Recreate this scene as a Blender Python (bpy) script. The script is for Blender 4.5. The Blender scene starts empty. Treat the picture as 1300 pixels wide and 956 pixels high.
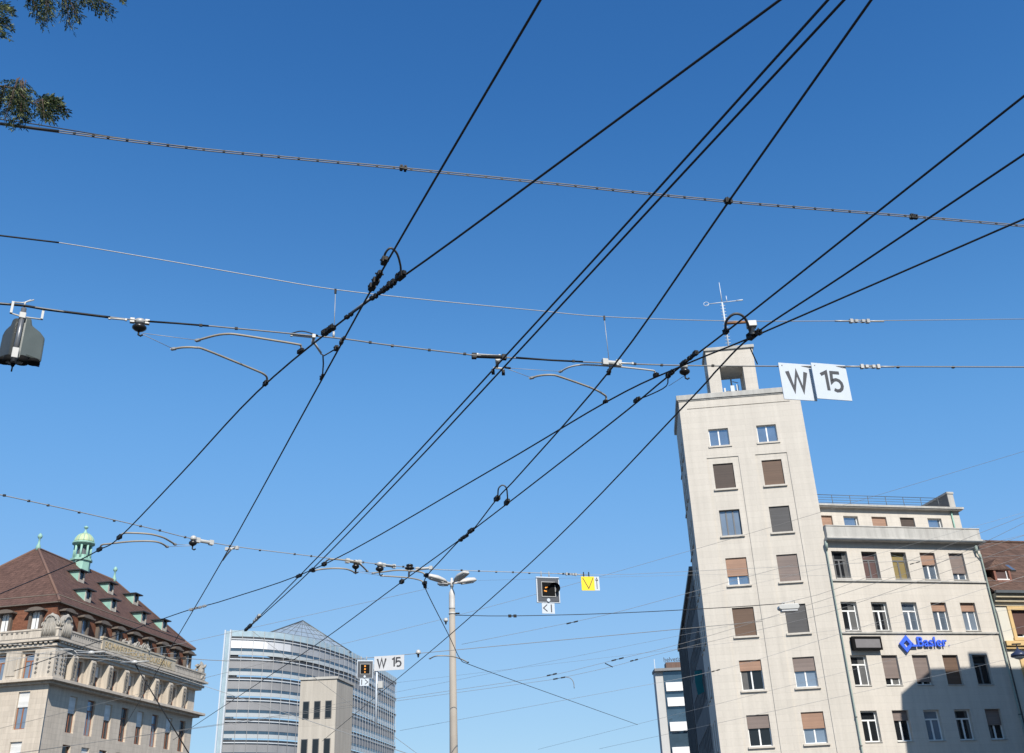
import bpy, bmesh, math, random
from mathutils import Vector, Matrix
random.seed(11)
sc = bpy.context.scene
COL = sc.collection
R = math.radians
# ------------------------------------------------------------------ camera
F, CX, CY = 1300.0, 650.0, 433.0           # focal length and optical centre in photo pixels
CAM = Vector((0, 0, 1.6))
_up = Vector((540 - CX, CY + 2150, -F)).normalized()
_fw = Vector((0, 0, -1)); _fy = (_fw - _fw.dot(_up) * _up).normalized(); _fx = _fy.cross(_up)
ROT = Matrix((_fx, _fy, _up))
cd = bpy.data.cameras.new('camera'); cam = bpy.data.objects.new('camera', cd); COL.objects.link(cam)
cam.matrix_world = Matrix.Translation(CAM) @ ROT.to_4x4()
cd.sensor_width = 36; cd.lens = 36; cd.shift_y = -45 / 1300.0; cd.clip_start = 0.1; cd.clip_end = 3000
sc.camera = cam
def ray(p): return ROT @ Vector((p[0] - CX, CY - p[1], -F)).normalized()
def at_z(p, z):                       # the point at height z seen along a sight line
    d = ray(p); return CAM + d * ((z - CAM.z) / d.z)
def at_d(p, hd):                      # the point at a ground distance
    d = ray(p); return CAM + d * (hd / math.hypot(d.x, d.y))
def at_plane(p, P0, n):
    d = ray(p); return CAM + d * ((Vector(P0) - CAM).dot(n) / d.dot(n))

# ------------------------------------------------------------------ materials
MATS = {}
def new_mat(name):
    m = bpy.data.materials.new(name); m.use_nodes = True
    return m, m.node_tree, m.node_tree.nodes['Principled BSDF']
def mat(name, col, rough=0.7, var=0.15, scale=3.0, metal=0.0, bump=0.0, spec=0.5, stretch=(1, 1, 1), emit=None, estr=0.0):
    if name in MATS: return MATS[name]
    m, nt, b = new_mat(name)
    tc = nt.nodes.new('ShaderNodeTexCoord'); mp = nt.nodes.new('ShaderNodeMapping'); mp.inputs['Scale'].default_value = stretch
    nz = nt.nodes.new('ShaderNodeTexNoise'); nz.inputs['Scale'].default_value = scale; nz.inputs['Detail'].default_value = 6
    nt.links.new(tc.outputs['Object'], mp.inputs[0]); nt.links.new(mp.outputs[0], nz.inputs['Vector'])
    cr = nt.nodes.new('ShaderNodeMix'); cr.data_type = 'RGBA'
    cr.inputs[6].default_value = tuple(c * (1 - var) for c in col) + (1,); cr.inputs[7].default_value = tuple(min(1, c * (1 + var)) for c in col) + (1,)
    nt.links.new(nz.outputs['Fac'], cr.inputs[0]); nt.links.new(cr.outputs[2], b.inputs['Base Color'])
    b.inputs['Roughness'].default_value = rough; b.inputs['Metallic'].default_value = metal
    b.inputs['Specular IOR Level'].default_value = spec
    if bump:
        bp = nt.nodes.new('ShaderNodeBump'); bp.inputs['Strength'].default_value = bump; bp.inputs['Distance'].default_value = 0.02
        nt.links.new(nz.outputs['Fac'], bp.inputs['Height']); nt.links.new(bp.outputs[0], b.inputs['Normal'])
    if emit:
        b.inputs['Emission Color'].default_value = emit + (1,); b.inputs['Emission Strength'].default_value = estr
    MATS[name] = m; return m
def stone_mat(name, col, course=0.42, length=1.3, joint=0.8, var=0.05, stain=0.12, mort=0.012):
    # coursed stone cladding: joints + per-block tone + vertical weather streaks
    m, nt, b = new_mat(name); N = nt.nodes.new; L = nt.links.new
    tc = N('ShaderNodeTexCoord'); sx = N('ShaderNodeSeparateXYZ'); L(tc.outputs['Object'], sx.inputs[0])
    ad = N('ShaderNodeMath'); ad.operation = 'ADD'; L(sx.outputs[0], ad.inputs[0]); L(sx.outputs[1], ad.inputs[1])
    cx = N('ShaderNodeCombineXYZ'); L(ad.outputs[0], cx.inputs[0]); L(sx.outputs[2], cx.inputs[1])
    br = N('ShaderNodeTexBrick'); br.inputs['Scale'].default_value = 1; br.inputs['Brick Width'].default_value = length; br.inputs['Row Height'].default_value = course
    br.inputs['Mortar Size'].default_value = mort; br.inputs['Mortar Smooth'].default_value = 0.2
    br.inputs['Color1'].default_value = tuple(c * (1 - var) for c in col) + (1,); br.inputs['Color2'].default_value = tuple(c * (1 + var) for c in col) + (1,)
    br.inputs['Mortar'].default_value = tuple(c * joint for c in col) + (1,); L(cx.outputs[0], br.inputs['Vector'])
    mp = N('ShaderNodeMapping'); mp.inputs['Scale'].default_value = (1.5, 1.5, 0.10); L(tc.outputs['Object'], mp.inputs[0])
    nz = N('ShaderNodeTexNoise'); nz.inputs['Scale'].default_value = 1.6; nz.inputs['Detail'].default_value = 8; nz.inputs['Roughness'].default_value = 0.65; L(mp.outputs[0], nz.inputs['Vector'])
    rp = N('ShaderNodeMapRange'); rp.inputs[1].default_value = 0.3; rp.inputs[2].default_value = 0.7; rp.inputs[3].default_value = 1 - stain; rp.inputs[4].default_value = 1.03; L(nz.outputs['Fac'], rp.inputs[0])
    mx = N('ShaderNodeMix'); mx.data_type = 'RGBA'; mx.blend_type = 'MULTIPLY'; mx.inputs[0].default_value = 1
    L(br.outputs['Color'], mx.inputs[6]); L(rp.outputs[0], mx.inputs[7])
    n2 = N('ShaderNodeTexNoise'); n2.inputs['Scale'].default_value = 9; n2.inputs['Detail'].default_value = 6; L(tc.outputs['Object'], n2.inputs['Vector'])
    r2 = N('ShaderNodeMapRange'); r2.inputs[3].default_value = 0.93; r2.inputs[4].default_value = 1.07; L(n2.outputs['Fac'], r2.inputs[0])
    m2 = N('ShaderNodeMix'); m2.data_type = 'RGBA'; m2.blend_type = 'MULTIPLY'; m2.inputs[0].default_value = 1
    L(mx.outputs[2], m2.inputs[6]); L(r2.outputs[0], m2.inputs[7]); L(m2.outputs[2], b.inputs['Base Color'])
    b.inputs['Roughness'].default_value = 0.85; b.inputs['Specular IOR Level'].default_value = 0.25
    bp = N('ShaderNodeBump'); bp.inputs['Strength'].default_value = 0.25; bp.inputs['Distance'].default_value = 0.01
    L(br.outputs['Fac'], bp.inputs['Height']); bp.invert = True; L(bp.outputs[0], b.inputs['Normal'])
    MATS[name] = m; return m
def slat_mat(name, col, pitch=0.05, dark=0.72, rough=0.6, axis=2, var=0.1):
    # roller shutter: repeating slats with small tone changes
    m, nt, b = new_mat(name); N = nt.nodes.new; L = nt.links.new
    tc = N('ShaderNodeTexCoord'); sx = N('ShaderNodeSeparateXYZ'); L(tc.outputs['Object'], sx.inputs[0])
    dv = N('ShaderNodeMath'); dv.operation = 'DIVIDE'; L(sx.outputs[axis], dv.inputs[0]); dv.inputs[1].default_value = pitch
    fr = N('ShaderNodeMath'); fr.operation = 'FRACT'; L(dv.outputs[0], fr.inputs[0])
    fl = N('ShaderNodeMath'); fl.operation = 'FLOOR'; L(dv.outputs[0], fl.inputs[0])
    wn = N('ShaderNodeTexWhiteNoise'); wn.noise_dimensions = '1D'; L(fl.outputs[0], wn.inputs['W'])
    gt = N('ShaderNodeMath'); gt.operation = 'GREATER_THAN'; L(fr.outputs[0], gt.inputs[0]); gt.inputs[1].default_value = 0.82
    m1 = N('ShaderNodeMix'); m1.data_type = 'RGBA'; m1.inputs[6].default_value = tuple(c * (1 - var) for c in col) + (1,); m1.inputs[7].default_value = tuple(c * (1 + var) for c in col) + (1,); L(wn.outputs['Value'], m1.inputs[0])
    m2 = N('ShaderNodeMix'); m2.data_type = 'RGBA'; L(gt.outputs[0], m2.inputs[0]); L(m1.outputs[2], m2.inputs[6]); m2.inputs[7].default_value = tuple(c * dark for c in col) + (1,)
    nz = N('ShaderNodeTexNoise'); nz.inputs['Scale'].default_value = 1.5; L(tc.outputs['Object'], nz.inputs['Vector'])
    r2 = N('ShaderNodeMapRange'); r2.inputs[3].default_value = 0.85; r2.inputs[4].default_value = 1.15; L(nz.outputs['Fac'], r2.inputs[0])
    m3 = N('ShaderNodeMix'); m3.data_type = 'RGBA'; m3.blend_type = 'MULTIPLY'; m3.inputs[0].default_value = 1; L(m2.outputs[2], m3.inputs[6]); L(r2.outputs[0], m3.inputs[7])
    L(m3.outputs[2], b.inputs['Base Color']); b.inputs['Roughness'].default_value = rough
    bp = N('ShaderNodeBump'); bp.inputs['Strength'].default_value = 0.5; bp.inputs['Distance'].default_value = 0.01; L(fr.outputs[0], bp.inputs['Height']); L(bp.outputs[0], b.inputs['Normal'])
    MATS[name] = m; return m
def glass_mat(name, col, spec=0.5, metal=0.0, rough=0.03, wob=0.02):
    m, nt, b = new_mat(name); N = nt.nodes.new; L = nt.links.new
    tc = N('ShaderNodeTexCoord'); nz = N('ShaderNodeTexNoise'); nz.inputs['Scale'].default_value = 0.9; L(tc.outputs['Object'], nz.inputs['Vector'])
    bp = N('ShaderNodeBump'); bp.inputs['Strength'].default_value = 1.0; bp.inputs['Distance'].default_value = wob; L(nz.outputs['Fac'], bp.inputs['Height']); L(bp.outputs[0], b.inputs['Normal'])
    mx = N('ShaderNodeMix'); mx.data_type = 'RGBA'; mx.inputs[6].default_value = tuple(c * .75 for c in col) + (1,); mx.inputs[7].default_value = tuple(c * 1.25 for c in col) + (1,)
    L(nz.outputs['Fac'], mx.inputs[0]); L(mx.outputs[2], b.inputs['Base Color'])
    b.inputs['Roughness'].default_value = rough; b.inputs['Metallic'].default_value = metal; b.inputs['Specular IOR Level'].default_value = spec
    MATS[name] = m; return m
def tile_mat(name, col, pitch=0.3, width=0.2, var=0.2):
    m = stone_mat(name, col, course=pitch, length=width, joint=0.55, var=var, stain=0.42, mort=0.02)
    return m
LIME = stone_mat('limestone_cladding', (.55, .505, .44), length=2.7, joint=0.91, var=.025, stain=.12)
LIME2 = stone_mat('limestone_trim', (.46, .44, .40), course=3, length=2.2, stain=0.3)
PARA = stone_mat('weathered_parapet_stone', (.46, .445, .41), course=3, length=2.2, stain=0.3)
SAND = stone_mat('sandstone', (.56, .485, .395), course=0.55, length=1.2, joint=0.8, stain=0.22)
SAND2 = stone_mat('carved_sandstone', (.56, .495, .41), course=9, length=9, stain=0.4)
SOFF = stone_mat('dark_sandstone', (.20, .185, .165), course=9, length=9, stain=0.4)  # darker tone for rosettes, parapet relief and blocking course
BRICK = stone_mat('red_brick', (.20, .085, .05), course=0.16, length=0.5, joint=0.7, var=0.18, stain=0.3)
HOOD = mat('dark_hood_stone', (.13, .105, .085), .85, .3, 2, bump=.3)
TILE = tile_mat('brown_roof_tiles', (.135, .075, .058), .32, .24)
TILE2 = tile_mat('old_brown_roof_tiles', (.13, .078, .058), .3, .22)
COPPER = mat('green_copper', (.25, .43, .35), .65, .3, 2.2, bump=.2, stretch=(1, 1, .35))
COPPER2 = mat('yellowed_copper', (.42, .48, .29), .6, .28, 2.2, stretch=(1, 1, .35))
DARKMET = mat('dark_sheet_metal', (.03, .03, .032), .55, .3, 4)
ZINC = mat('zinc_gutter', (.10, .11, .115), .5, .25, 4, metal=.3)
WHITEP = mat('white_window_paint', (.72, .72, .70), .45, .06, 6)
GREYP = mat('grey_window_paint', (.12, .12, .12), .5, .15, 6)
WOODP = mat('brown_window_wood', (.26, .10, .045), .55, .25, 5, stretch=(1, 1, .2))
DGLASS = glass_mat('dark_window_glass', (.014, .016, .018), .45)
BGLASS = glass_mat('sky_reflecting_glass', (.30, .37, .45), .5, metal=.75, rough=.04)
PGLASS = glass_mat('curtained_glass', (.22, .27, .33), .5, metal=.35, rough=.06)
CURT = mat('glass_dimmed_curtain', (.10, .10, .098), .9, .3, 3)
TANB = slat_mat('tan_roller_shutter', (.33, .195, .13), .06)
TAUPE = slat_mat('taupe_roller_shutter', (.20, .155, .135), .06)
BROWNB = slat_mat('brown_roller_shutter', (.13, .078, .05), .06, dark=.6)
DBROWN = slat_mat('dark_brown_shutter', (.065, .045, .035), .06)
DGREY = slat_mat('dark_grey_shutter', (.075, .072, .072), .06)
OLIVE = mat('olive_curtain', (.20, .15, .055), .8, .45, 1.3, stretch=(1, 1, .5))
MAROON = mat('maroon_curtain', (.085, .045, .04), .7, .3, 2)
WHITEB = slat_mat('white_blind', (.66, .65, .62), .12, dark=.8)
WIRE = mat('black_contact_wire', (.012, .012, .013), .55, .2, 30)
ROPE = mat('grey_span_rope', (.20, .195, .185), .6, .25, 40)
PIPE = mat('verdigris_pipe', (.27, .33, .29), .6, .3, 2, stretch=(1, 1, .4)); LROPE = mat('light_steel_rope', (.34, .34, .33), .5, .2, 40, metal=.3)
CLAMP = mat('blackened_clamp', (.010, .010, .010), .6, .4, 20, spec=.3)
GALV = mat('galvanised_steel', (.36, .355, .34), .5, .15, 12, metal=.2)
TUBE = mat('weathered_arm_tube', (.30, .265, .21), .5, .25, 8)
PORC = mat('white_porcelain', (.46, .45, .42), .3, .08, 8)
DPORC = mat('black_insulator', (.015, .014, .013), .3, .3, 10)
RUSTY = mat('rusty_bar', (.26, .125, .055), .7, .3, 14)
CONC = mat('spun_concrete', (.33, .29, .24), .8, .14, 3, bump=.1)
LAMPW = mat('pale_lamp_housing', (.50, .48, .45), .5, .12, 5)
SIGNW = mat('white_sign_enamel', (.50, .54, .58), .4, .07, 9)
SIGNG = mat('dull_white_sign', (.52, .52, .52), .5, .1, 5)
SIGNK = mat('dark_sign_lettering', (.045, .045, .05), .5, .1, 9)
SIGNY = mat('yellow_sign_enamel', (.80, .58, .012), .4, .05, 5)
PANELG = mat('dark_grey_signal_face', (.055, .06, .07), .6, .15, 40)
BLACK = mat('matt_black', (.006, .006, .006), .8, .2, 9, spec=.12)
AMBER = mat('amber_lamp', (.5, .2, .02), .4, .02, 4, emit=(1.0, .34, .03), estr=.4)
SIGBLUE = mat('blue_sign_letters', (.045, .13, .72), .4, .05, 5)
GOLD = mat('gold_relief', (.40, .30, .15), .6, .15, 6)

# ------------------------------------------------------------------ mesh builder
class MB:
    shift = 0.0                                     # eastward offset for a group of world-placed boxes
    def __init__(s, tf=None): s.v = []; s.f = []; s.sm = []; s.tf = tf
    def vert(s, p):
        p = Vector(p)
        if s.tf: p = Vector(s.tf(p))
        if MB.shift: p = p + Vector((MB.shift, 0, 0))
        s.v.append(p); return len(s.v) - 1
    def face(s, ps, smooth=False):
        s.f.append([s.vert(p) for p in ps]); s.sm.append(smooth)
    def box(s, x0, x1, y0, y1, z0, z1):
        c = [s.vert(p) for p in ((x0,y0,z0),(x1,y0,z0),(x1,y1,z0),(x0,y1,z0),(x0,y0,z1),(x1,y0,z1),(x1,y1,z1),(x0,y1,z1))]
        for q in ((0,3,2,1),(4,5,6,7),(0,1,5,4),(1,2,6,5),(2,3,7,6),(3,0,4,7)): s.f.append([c[i] for i in q]); s.sm.append(False)
    def obox(s, c, ax, ay, az, hx, hy, hz):      # oriented box
        c = Vector(c); P = lambda a, b, d: c + ax * (a * hx) + ay * (b * hy) + az * (d * hz)
        k = [s.vert(P(*q)) for q in ((-1,-1,-1),(1,-1,-1),(1,1,-1),(-1,1,-1),(-1,-1,1),(1,-1,1),(1,1,1),(-1,1,1))]
        for q in ((0,3,2,1),(4,5,6,7),(0,1,5,4),(1,2,6,5),(2,3,7,6),(3,0,4,7)): s.f.append([k[i] for i in q]); s.sm.append(False)
    def prism(s, poly, y0, y1):                  # polygon in x,z extruded along y
        a = [s.vert((x, y0, z)) for x, z in poly]; b = [s.vert((x, y1, z)) for x, z in poly]; n = len(poly)
        s.f.append(a); s.f.append(b[::-1]); s.sm += [False, False]
        for i in range(n): s.f.append([a[i], b[i], b[(i+1) % n], a[(i+1) % n]]); s.sm.append(False)
    def plan(s, poly, z0, z1):                   # polygon in x,y extruded upwards
        a = [s.vert((x, y, z0)) for x, y in poly]; b = [s.vert((x, y, z1)) for x, y in poly]; n = len(poly)
        s.f.append(a[::-1]); s.f.append(b); s.sm += [False, False]
        for i in range(n): s.f.append([a[i], a[(i+1) % n], b[(i+1) % n], b[i]]); s.sm.append(False)
    def tube(s, pts, r, n=8, cap=True):
        pts = [Vector(p) for p in pts]; rr = r if isinstance(r, (list, tuple)) else [r] * len(pts)
        rings = []; ref = None
        for i, p in enumerate(pts):
            t = (pts[min(i+1, len(pts)-1)] - pts[max(i-1, 0)])
            if t.length < 1e-9: t = Vector((0, 0, 1))
            t.normalize()
            if ref is None: ref = Vector((0, 0, 1)) if abs(t.z) < .9 else Vector((1, 0, 0))
            a = t.cross(ref)
            if a.length < 1e-4: a = t.cross(Vector((.3, .9, .2)))
            a.normalize(); b = a.cross(t); ref = b
            rings.append([s.vert(p + (a * math.cos(2*math.pi*k/n) + b * math.sin(2*math.pi*k/n)) * rr[i]) for k in range(n)])
        for i in range(len(rings) - 1):
            for k in range(n):
                s.f.append([rings[i][k], rings[i][(k+1) % n], rings[i+1][(k+1) % n], rings[i+1][k]]); s.sm.append(True)
        if cap: s.f.append(rings[0][::-1]); s.f.append(rings[-1]); s.sm += [False, False]
    def lathe(s, prof, c=(0, 0, 0), n=16, axis=None):  # (radius, height) profile round an upright axis
        c = Vector(c); rings = []
        for r, h in prof: rings.append([s.vert(c + Vector((r*math.cos(2*math.pi*k/n), r*math.sin(2*math.pi*k/n), h))) for k in range(n)])
        for i in range(len(rings)-1):
            for k in range(n): s.f.append([rings[i][k], rings[i][(k+1)%n], rings[i+1][(k+1)%n], rings[i+1][k]]); s.sm.append(n > 8)
        s.f.append(rings[0][::-1]); s.f.append(rings[-1]); s.sm += [False, False]
    def ribbon(s, pts, w, y0, y1):               # flat stroke in x,z with thickness y0..y1
        L = []; Rr = []
        for i, p in enumerate(pts):
            a = Vector(pts[max(i-1, 0)]); b = Vector(pts[min(i+1, len(pts)-1)])
            if 0 < i < len(pts)-1:
                d1 = (Vector(p) - a).normalized(); d2 = (b - Vector(p)).normalized(); t = (d1 + d2)
                if t.length < .2: t = d1
                t.normalize(); k = min(1 / max(.35, t.dot(d1)), 2.2)
            else: t = (b - a).normalized(); k = 1
            nrm = Vector((-t.y, t.x)) * (w / 2 * k); L.append((p[0] + nrm.x, p[1] + nrm.y)); Rr.append((p[0] - nrm.x, p[1] - nrm.y))
        for i in range(len(pts)-1): s.prism([L[i], L[i+1], Rr[i+1], Rr[i]], y0, y1)
    def wall(s, x0, x1, z0, z1, holes, y=0.0, depth=.25, back=False):
        xs = sorted({x0, x1, *[h[0] for h in holes], *[h[1] for h in holes]}); zs = sorted({z0, z1, *[h[2] for h in holes], *[h[3] for h in holes]})
        xs = [x for x in xs if x0 <= x <= x1]; zs = [z for z in zs if z0 <= z <= z1]
        for i in range(len(xs)-1):
            for j in range(len(zs)-1):
                mx, mz = (xs[i]+xs[i+1])/2, (zs[j]+zs[j+1])/2
                if any(h[0] < mx < h[1] and h[2] < mz < h[3] for h in holes): continue
                s.face([(xs[i], y, zs[j]), (xs[i+1], y, zs[j]), (xs[i+1], y, zs[j+1]), (xs[i], y, zs[j+1])])
        for a, b, c, d in holes:
            e = y + depth
            s.face([(a,y,c),(a,e,c),(a,e,d),(a,y,d)]); s.face([(b,y,c),(b,y,d),(b,e,d),(b,e,c)])
            s.face([(a,y,d),(a,e,d),(b,e,d),(b,y,d)]); s.face([(a,y,c),(b,y,c),(b,e,c),(a,e,c)])
            if back: s.face([(a,e,c),(b,e,c),(b,e,d),(a,e,d)])
    def build(s, name, material, parent=None, world=False, bevel=0.0):
        vs = s.v
        if parent is not None and world:
            inv = parent_world(parent).inverted(); vs = [inv @ v for v in vs]
        me = bpy.data.meshes.new(name); me.from_pydata([tuple(v) for v in vs], [], s.f); me.polygons.foreach_set('use_smooth', s.sm)
        me.materials.append(material); me.update()
        o = bpy.data.objects.new(name, me); COL.objects.link(o)
        if parent is not None: o.parent = parent
        if bevel:
            md = o.modifiers.new('bevel', 'BEVEL'); md.width = bevel; md.segments = 2; md.limit_method = 'ANGLE'
        return o
def parent_world(o):
    m = Matrix.Identity(4)
    while o is not None: m = o.matrix_basis @ m; o = o.parent
    return m
def tag(o, label, cat, group=None, kind=None):
    if label: o['label'] = label
    if cat: o['category'] = cat
    if group: o['group'] = group
    if kind: o['kind'] = kind
    return o
def thing(name, loc, label, cat, group=None, rz=0.0):
    o = bpy.data.objects.new(name, None); o.empty_display_size = .3; COL.objects.link(o)
    o.location = loc; o.rotation_euler = (0, 0, rz); return tag(o, label, cat, group)
def text_mesh(body, size, depth, bold=0.0, sx=1.0, align='LEFT'):
    cu = bpy.data.curves.new('lettering', 'FONT'); cu.body = body; cu.size = size; cu.extrude = depth / 2; cu.offset = bold; cu.align_x = align; cu.resolution_u = 4
    o = bpy.data.objects.new('lettering', cu); COL.objects.link(o)
    dg = bpy.context.evaluated_depsgraph_get(); dg.update()
    me = bpy.data.meshes.new_from_object(o.evaluated_get(dg)); bpy.data.objects.remove(o); bpy.data.curves.remove(cu)
    me.transform(Matrix.Diagonal((sx, 1, 1, 1))); me.transform(Matrix.Rotation(R(90), 4, 'X')); return me   # stands upright facing -y
def text_part(name, body, size, depth, material, parent, loc, bold=0.0, sx=1.0, rz=0.0, align='LEFT', shear=0.0):
    me = text_mesh(body, size, depth, bold, sx, align)
    if shear: me.transform(Matrix(((1, 0, shear, 0), (0, 1, 0, 0), (0, 0, 1, 0), (0, 0, 0, 1))))
    me.transform(Matrix.Translation(loc) @ Matrix.Rotation(rz, 4, 'Z'))
    me.materials.clear(); me.materials.append(material)
    o = bpy.data.objects.new(name, me); COL.objects.link(o); o.parent = parent; return o
def spline(pts, step=6):
    pts = [Vector(p) for p in pts]
    if len(pts) < 3: return pts
    out = []
    for i in range(len(pts)-1):
        p0 = pts[i-1] if i else pts[0]*2 - pts[1]; p1, p2 = pts[i], pts[i+1]; p3 = pts[i+2] if i+2 < len(pts) else pts[-1]*2 - pts[-2]
        for k in range(step):
            t = k/step; out.append(.5*((2*p1) + (p2-p0)*t + (2*p0-5*p1+4*p2-p3)*t*t + (3*p1-p0-3*p2+p3)*t**3))
    out.append(pts[-1]); return out

# ------------------------------------------------------------------ windows
def window(par, x0, x1, z0, z1, y, fr, panes, tf=None, mull=1, transom=None, blind=None, cover=0.0, sill=None, t=.07, sillmat=None):
    """a window set at depth y in an opening: frame (the part) with pane, blind and sill below it"""
    m = MB(tf)
    m.box(x0, x0+t, y-.05, y+.03, z0, z1); m.box(x1-t, x1, y-.05, y+.03, z0, z1); m.box(x0+t, x1-t, y-.048, y+.028, z0, z0+t); m.box(x0+t, x1-t, y-.048, y+.028, z1-t, z1)
    zt = z1 - t
    if transom:
        zt = z0 + (z1-z0)*transom; m.box(x0+t, x1-t, y-.045, y+.025, zt-t*.6, zt+t*.6); zt -= t*.6
    for k in range(mull):
        xm = x0 + (x1-x0)*(k+1)/(mull+1); m.box(xm-t*.75, xm+t*.75, y-.042, y+.022, z0+t, zt)
    w = m.build('window', fr, par)
    p = MB(tf); p.box(x0+t*.5, x1-t*.5, y-.006, y+.012, z0+t*.5, z1-t*.5); p.build('pane', panes, w)
    if panes is DGLASS and cover < .9 and (z1 - z0) > 1.2 and tf is None:    # curtains in front of the pane, colour darkened as if seen through glass
        h_ = int(abs(x0*37 + z0*13)*10) % 5
        for s_ in ([], [(0, .3)], [(0, .22), (.8, 1)], [(.55, 1)], [])[h_]:
            c = MB(); n_ = 7; xa, xb = x0 + t + (x1-x0-2*t)*s_[0], x0 + t + (x1-x0-2*t)*s_[1]
            for i in range(n_): c.face([(xa + (xb-xa)*i/n_, y-.012 - .01*(i % 2), z0+t), (xa + (xb-xa)*(i+1)/n_, y-.012 - .01*((i+1) % 2), z0+t), (xa + (xb-xa)*(i+1)/n_, y-.012 - .01*((i+1) % 2), z1-t), (xa + (xb-xa)*i/n_, y-.012 - .01*(i % 2), z1-t)])
            c.build('curtain', CURT, w)
    if blind and cover > 0:
        b = MB(tf); zb = z1 - (z1-z0)*cover
        b.box(x0+.02, x1-.02, y-.12, y-.085, zb, z1-.01); b.box(x0+.02, x1-.02, y-.13, y-.075, zb-.05, zb-.002); b.build('roller_shutter', blind, w)
    if sill:
        s = MB(tf); s.box(x0-sill[0], x1+sill[0], -sill[2], y-.05, z0-sill[1], z0-.004); s.build('sill', sillmat or LIME2, w)
    return w
# ================================================================== corner tower block
P0 = Vector((20.207, 67.02, 0))
tw = thing('tower_block', P0, 'tall pale stone office tower with a small open belfry turret on its flat roof', 'building', rz=R(-5.75))
TL = -8.49; DEP = 6.3
LW, RW = (-6.67, -5.29), (-3.33, -1.97)
ROWS = [(26.73, 28.0), (23.6, 25.42), (20.3, 22.1), (16.99, 18.79), (13.69, 15.51), (10.36, 12.19), (7.06, 8.89), (3.76, 5.59)]
w = MB()
strips = [(-7.03, -4.85, 0.3, 25.87), (-3.7, -1.53, 0.3, 25.87)]
w.wall(TL, 0, 0, 30.25, [(a, b, *ROWS[0]) for a, b in (LW, RW)] + strips + [(-7.95, -.74, 29.62, 29.68)], 0, .28)
for a, b, c, d in strips:                                    # shallow sunk panels round the window columns
    ww = LW if a < -4 else RW
    w.wall(a, b, c, d, [(ww[0], ww[1], z0, z1) for z0, z1 in ROWS[1:]], .055, .26)
w.face([(-7.95, .05, 29.6), (-.74, .05, 29.6), (-.74, .05, 29.7), (-7.95, .05, 29.7)])
SIDEW = [(1.5 + 1.9*k, 2.35 + 1.9*k, z0, z1) for k in range(3) for z0, z1 in ROWS[1:7]] + [(1.5 + 1.9*k, 2.35 + 1.9*k, 26.6, 27.8) for k in range(3)]
ws = MB(lambda p: (TL + p.y, p.x, p.z)); ws.wall(0, DEP, 0, 30.25, SIDEW, 0, .25)
w.v += ws.v; off = len(w.v) - len(ws.v); w.f += [[i + off for i in f] for f in ws.f]; w.sm += ws.sm
w.face([(0, 0, 0), (0, 9, 0), (0, 9, 30.25), (0, 0, 30.25)]); w.face([(TL, DEP, 0), (0, DEP, 0), (0, DEP, 30.25), (TL, DEP, 30.25)])
w.build('wall', LIME, tw)
m = MB(); m.box(TL-.06, .06, -.05, DEP+.3, 30.25, 30.34); m.box(TL-.14, .12, -.12, DEP+.5, 30.34, 30.72); m.build('cornice', PARA, tw, bevel=.02)
m = MB(); m.box(TL+.3, -.3, .4, DEP-.2, 30.72, 30.78); m.build('flat_roof', ZINC, tw)
S = (.12, .12, .07)
spec = [((BGLASS, None, 0), (BGLASS, None, 0)), ((DGLASS, DBROWN, 1), (DGLASS, BROWNB, 1)), ((PGLASS, None, 0), (DGLASS, DGREY, .97)), ((BGLASS, TANB, .64), (DGLASS, TAUPE, .97)),
        ((DGLASS, BROWNB, 1), (DGLASS, DGREY, 1)), ((DGLASS, TANB, .32), (PGLASS, TAUPE, .44)), ((DGLASS, TAUPE, .4), (PGLASS, TANB, .5)), ((DGLASS, None, 0), (DGLASS, None, 0))]
for i, (z0, z1) in enumerate(ROWS):
    for k, ww in enumerate((LW, RW)):
        g, bl, cv = spec[i][k]; fr = WHITEP if (i in (0, 3, 5, 6)) else GREYP
        if (i, k) == (0, 0): fr = WHITEP
        window(tw, ww[0], ww[1], z0, z1, .27 if i else .22, fr, g, None, 1 if fr is WHITEP else 2, None, bl, cv, (S[0], S[1], S[2]), .06, sillmat=LIME)
tfs = lambda p: (TL + p.y, p.x, p.z)
for a, b, c, d in SIDEW:
    window(tw, a, b, c, d, .22, GREYP, DGLASS, tfs, 0, None, DGREY if (int(a*7+c) % 3) else None, .7, (.05, .1, .08))
# belfry turret
def turret_piece(fn, name, mt): q = MB(); fn(q); return q.build(name, mt, tw)
x0, x1, y0, y1 = -5.97, -2.5, 1.5, 3.9
def piers(q):
    q.box(x0, -5.1, y0, y0+.7, 30.78, 33.4); q.box(-3.4, x1, y0, y0+.7, 30.78, 33.4); q.box(x0, -5.1, y1-.7, y1, 30.78, 33.4); q.box(-3.4, x1, y1-.7, y1, 30.78, 33.4)
    q.box(x0, x1, y0, y1, 33.4, 34.78)
tur = turret_piece(piers, 'belfry_turret', LIME)
q = MB(); q.box(x0-.12, x1+.12, y0-.12, y1+.12, 34.78, 35.02); q.build('cap_slab', PARA, tur, bevel=.02)
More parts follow.
